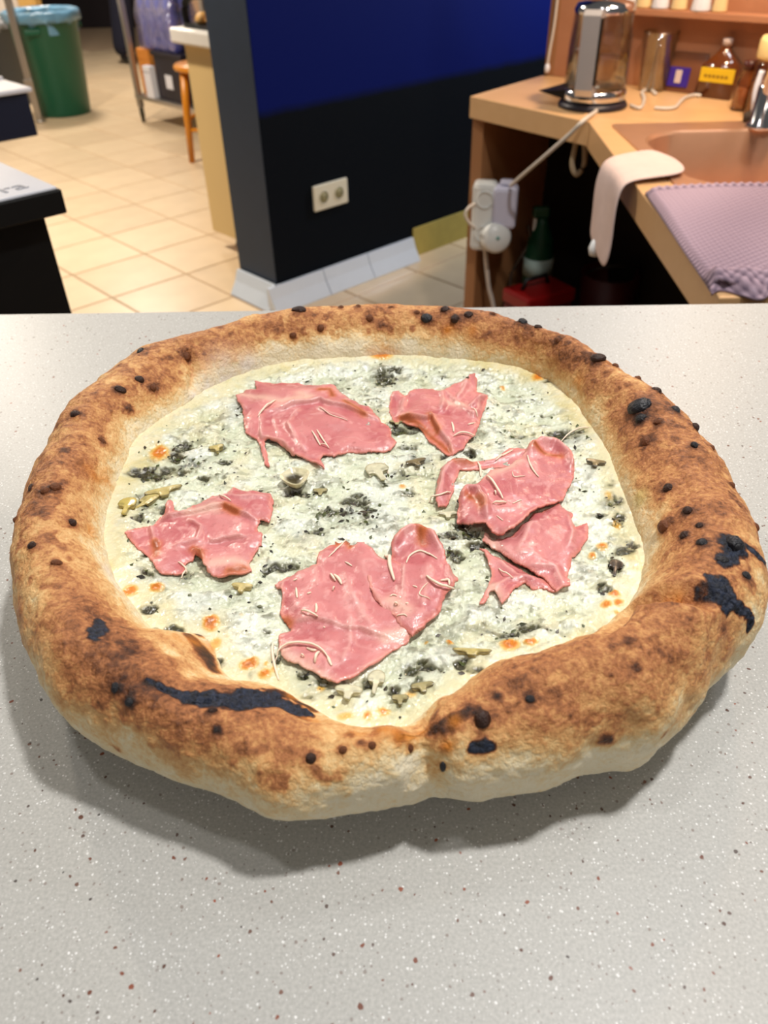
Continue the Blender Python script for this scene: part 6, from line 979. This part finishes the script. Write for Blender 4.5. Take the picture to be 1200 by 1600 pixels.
    VV = np.stack([x, y, Z], 1)[keep]
    org = np.array(parent.location) if parent is not None else VV.mean(0)
    me = mesh_np(name, VV-org, q); vattr(me, 'col', c[keep])
    o = link(name, me, M_ham, parent)
    if parent is None: o.location = org
    so = o.modifiers.new('thick', 'SOLIDIFY'); so.thickness = .0009; so.offset = -1
    HAMZ[key] = (gx_, gy_, np.where(keep, Z, -1).reshape(GX.shape))
    return o
tag(ham_sheet('ham_slice', 'back_large', None, 101), 'large wide ham slice at the back left of the pizza', 'ham', 'ham slices on the pizza')
tag(ham_sheet('ham_slice', 'back_small', None, 202), 'small crumpled ham slice at the back of the pizza', 'ham', 'ham slices on the pizza')
tag(ham_sheet('ham_slice', 'right_lower', None, 303), 'pale ham slice under the folded one on the right', 'ham', 'ham slices on the pizza')
tag(ham_sheet('ham_slice', 'right_tail', None, 404), 'narrow torn ham piece below the right pile', 'ham', 'ham slices on the pizza')
tag(ham_sheet('ham_slice', 'right_curled', None, 505), 'curled ham strip arching behind the folded right slice', 'ham', 'ham slices on the pizza')
tag(ham_sheet('ham_slice', 'right_folded', None, 606), 'folded ham slice with rolled orange edges on top of the right pile', 'ham', 'ham slices on the pizza')
tag(ham_sheet('ham_slice', 'left_torn', None, 707), 'torn ragged ham slice at the left near the crust', 'ham', 'ham slices on the pizza')
fh = thing('ham_slice', tuple(np.array(TAB['ham']['front_main']['poly']).mean(0))+(ZCH,), 'largest ham slice, folded over at its right side, at the front', 'ham', 0, 'ham slices on the pizza')
ham_sheet('sheet', 'front_main', fh, 808); ham_sheet('folded_over_sheet', 'front_fold', fh, 909)
# ---- shreds of grated cheese
M_shred = mat('grated_hard_cheese', (246, 226, 204), .4, noise=.04, scale=300)
def top_z(x, y):
    z = float(cheese_z([x], [y])[0])
    for gx_, gy_, Z in HAMZ.values():
        i, j = int(round((x-gx_[0])/(gx_[1]-gx_[0]))), int(round((y-gy_[0])/(gy_[1]-gy_[0])))
        if 0 <= i < Z.shape[0] and 0 <= j < Z.shape[1]: z = max(z, Z[i, j])
    return z
HOST = {'back_large': 'large back left ham slice', 'back_small': 'small back ham slice', 'right_folded': 'folded right ham slice', 'right_curled': 'curled right ham strip', 'right_tail': 'torn ham piece on the right', 'front_main': 'largest front ham slice', 'front_fold': 'folded-over part of the front ham', 'left_torn': 'torn left ham slice', 'melt': 'melted cheese between the ham slices'}
for k, (host, pl_, wd) in enumerate(TAB['shred']):
    P = [Vector((x, y, 0)) for x, y in pl_]; P = spline(P, 7); n = len(P)
    ln = sum((b-a).length for a, b in zip(P[:-1], P[1:]))
    z = [top_z(p.x, p.y)+wd*.55 for p in P]; z = [max(z[max(0, i-2):i+3]) for i in range(n)]
    lift = .0012*(k % 3 == 0)
    pts = [(p.x, p.y, zz+lift*math.sin(math.pi*i/(n-1))) for i, (p, zz) in enumerate(zip(P, z))]
    o = link('cheese_shred', tube_mesh('cheese_shred', pts, wd, 6, [wd*(.45+.6*math.sin(math.pi*(i+.6)/(n+.2))) for i in range(n)]), M_shred)
    hp_ = np.array(TAB['ham'][host]['poly']) if host in TAB['ham'] else np.array([[-.12, .2], [.12, .4]]); lo, hi_ = hp_.min(0), hp_.max(0); fx, fy = (P[n//2].x-lo[0])/(hi_[0]-lo[0]), (P[n//2].y-lo[1])/(hi_[1]-lo[1])
    where = ' '.join(w for w in ('back' if fy > .62 else 'front' if fy < .38 else '', 'left' if fx < .38 else 'right' if fx > .62 else '') if w) or 'middle'
    tag(o, ('long curved' if ln > .012 else 'short' if ln > .004 else 'tiny')+' cheese shred, '+where+' on the '+HOST[host], 'cheese shred', 'grated cheese shreds, '+('long' if ln > .012 else 'short' if ln > .004 else 'tiny')+', on the '+HOST[host])
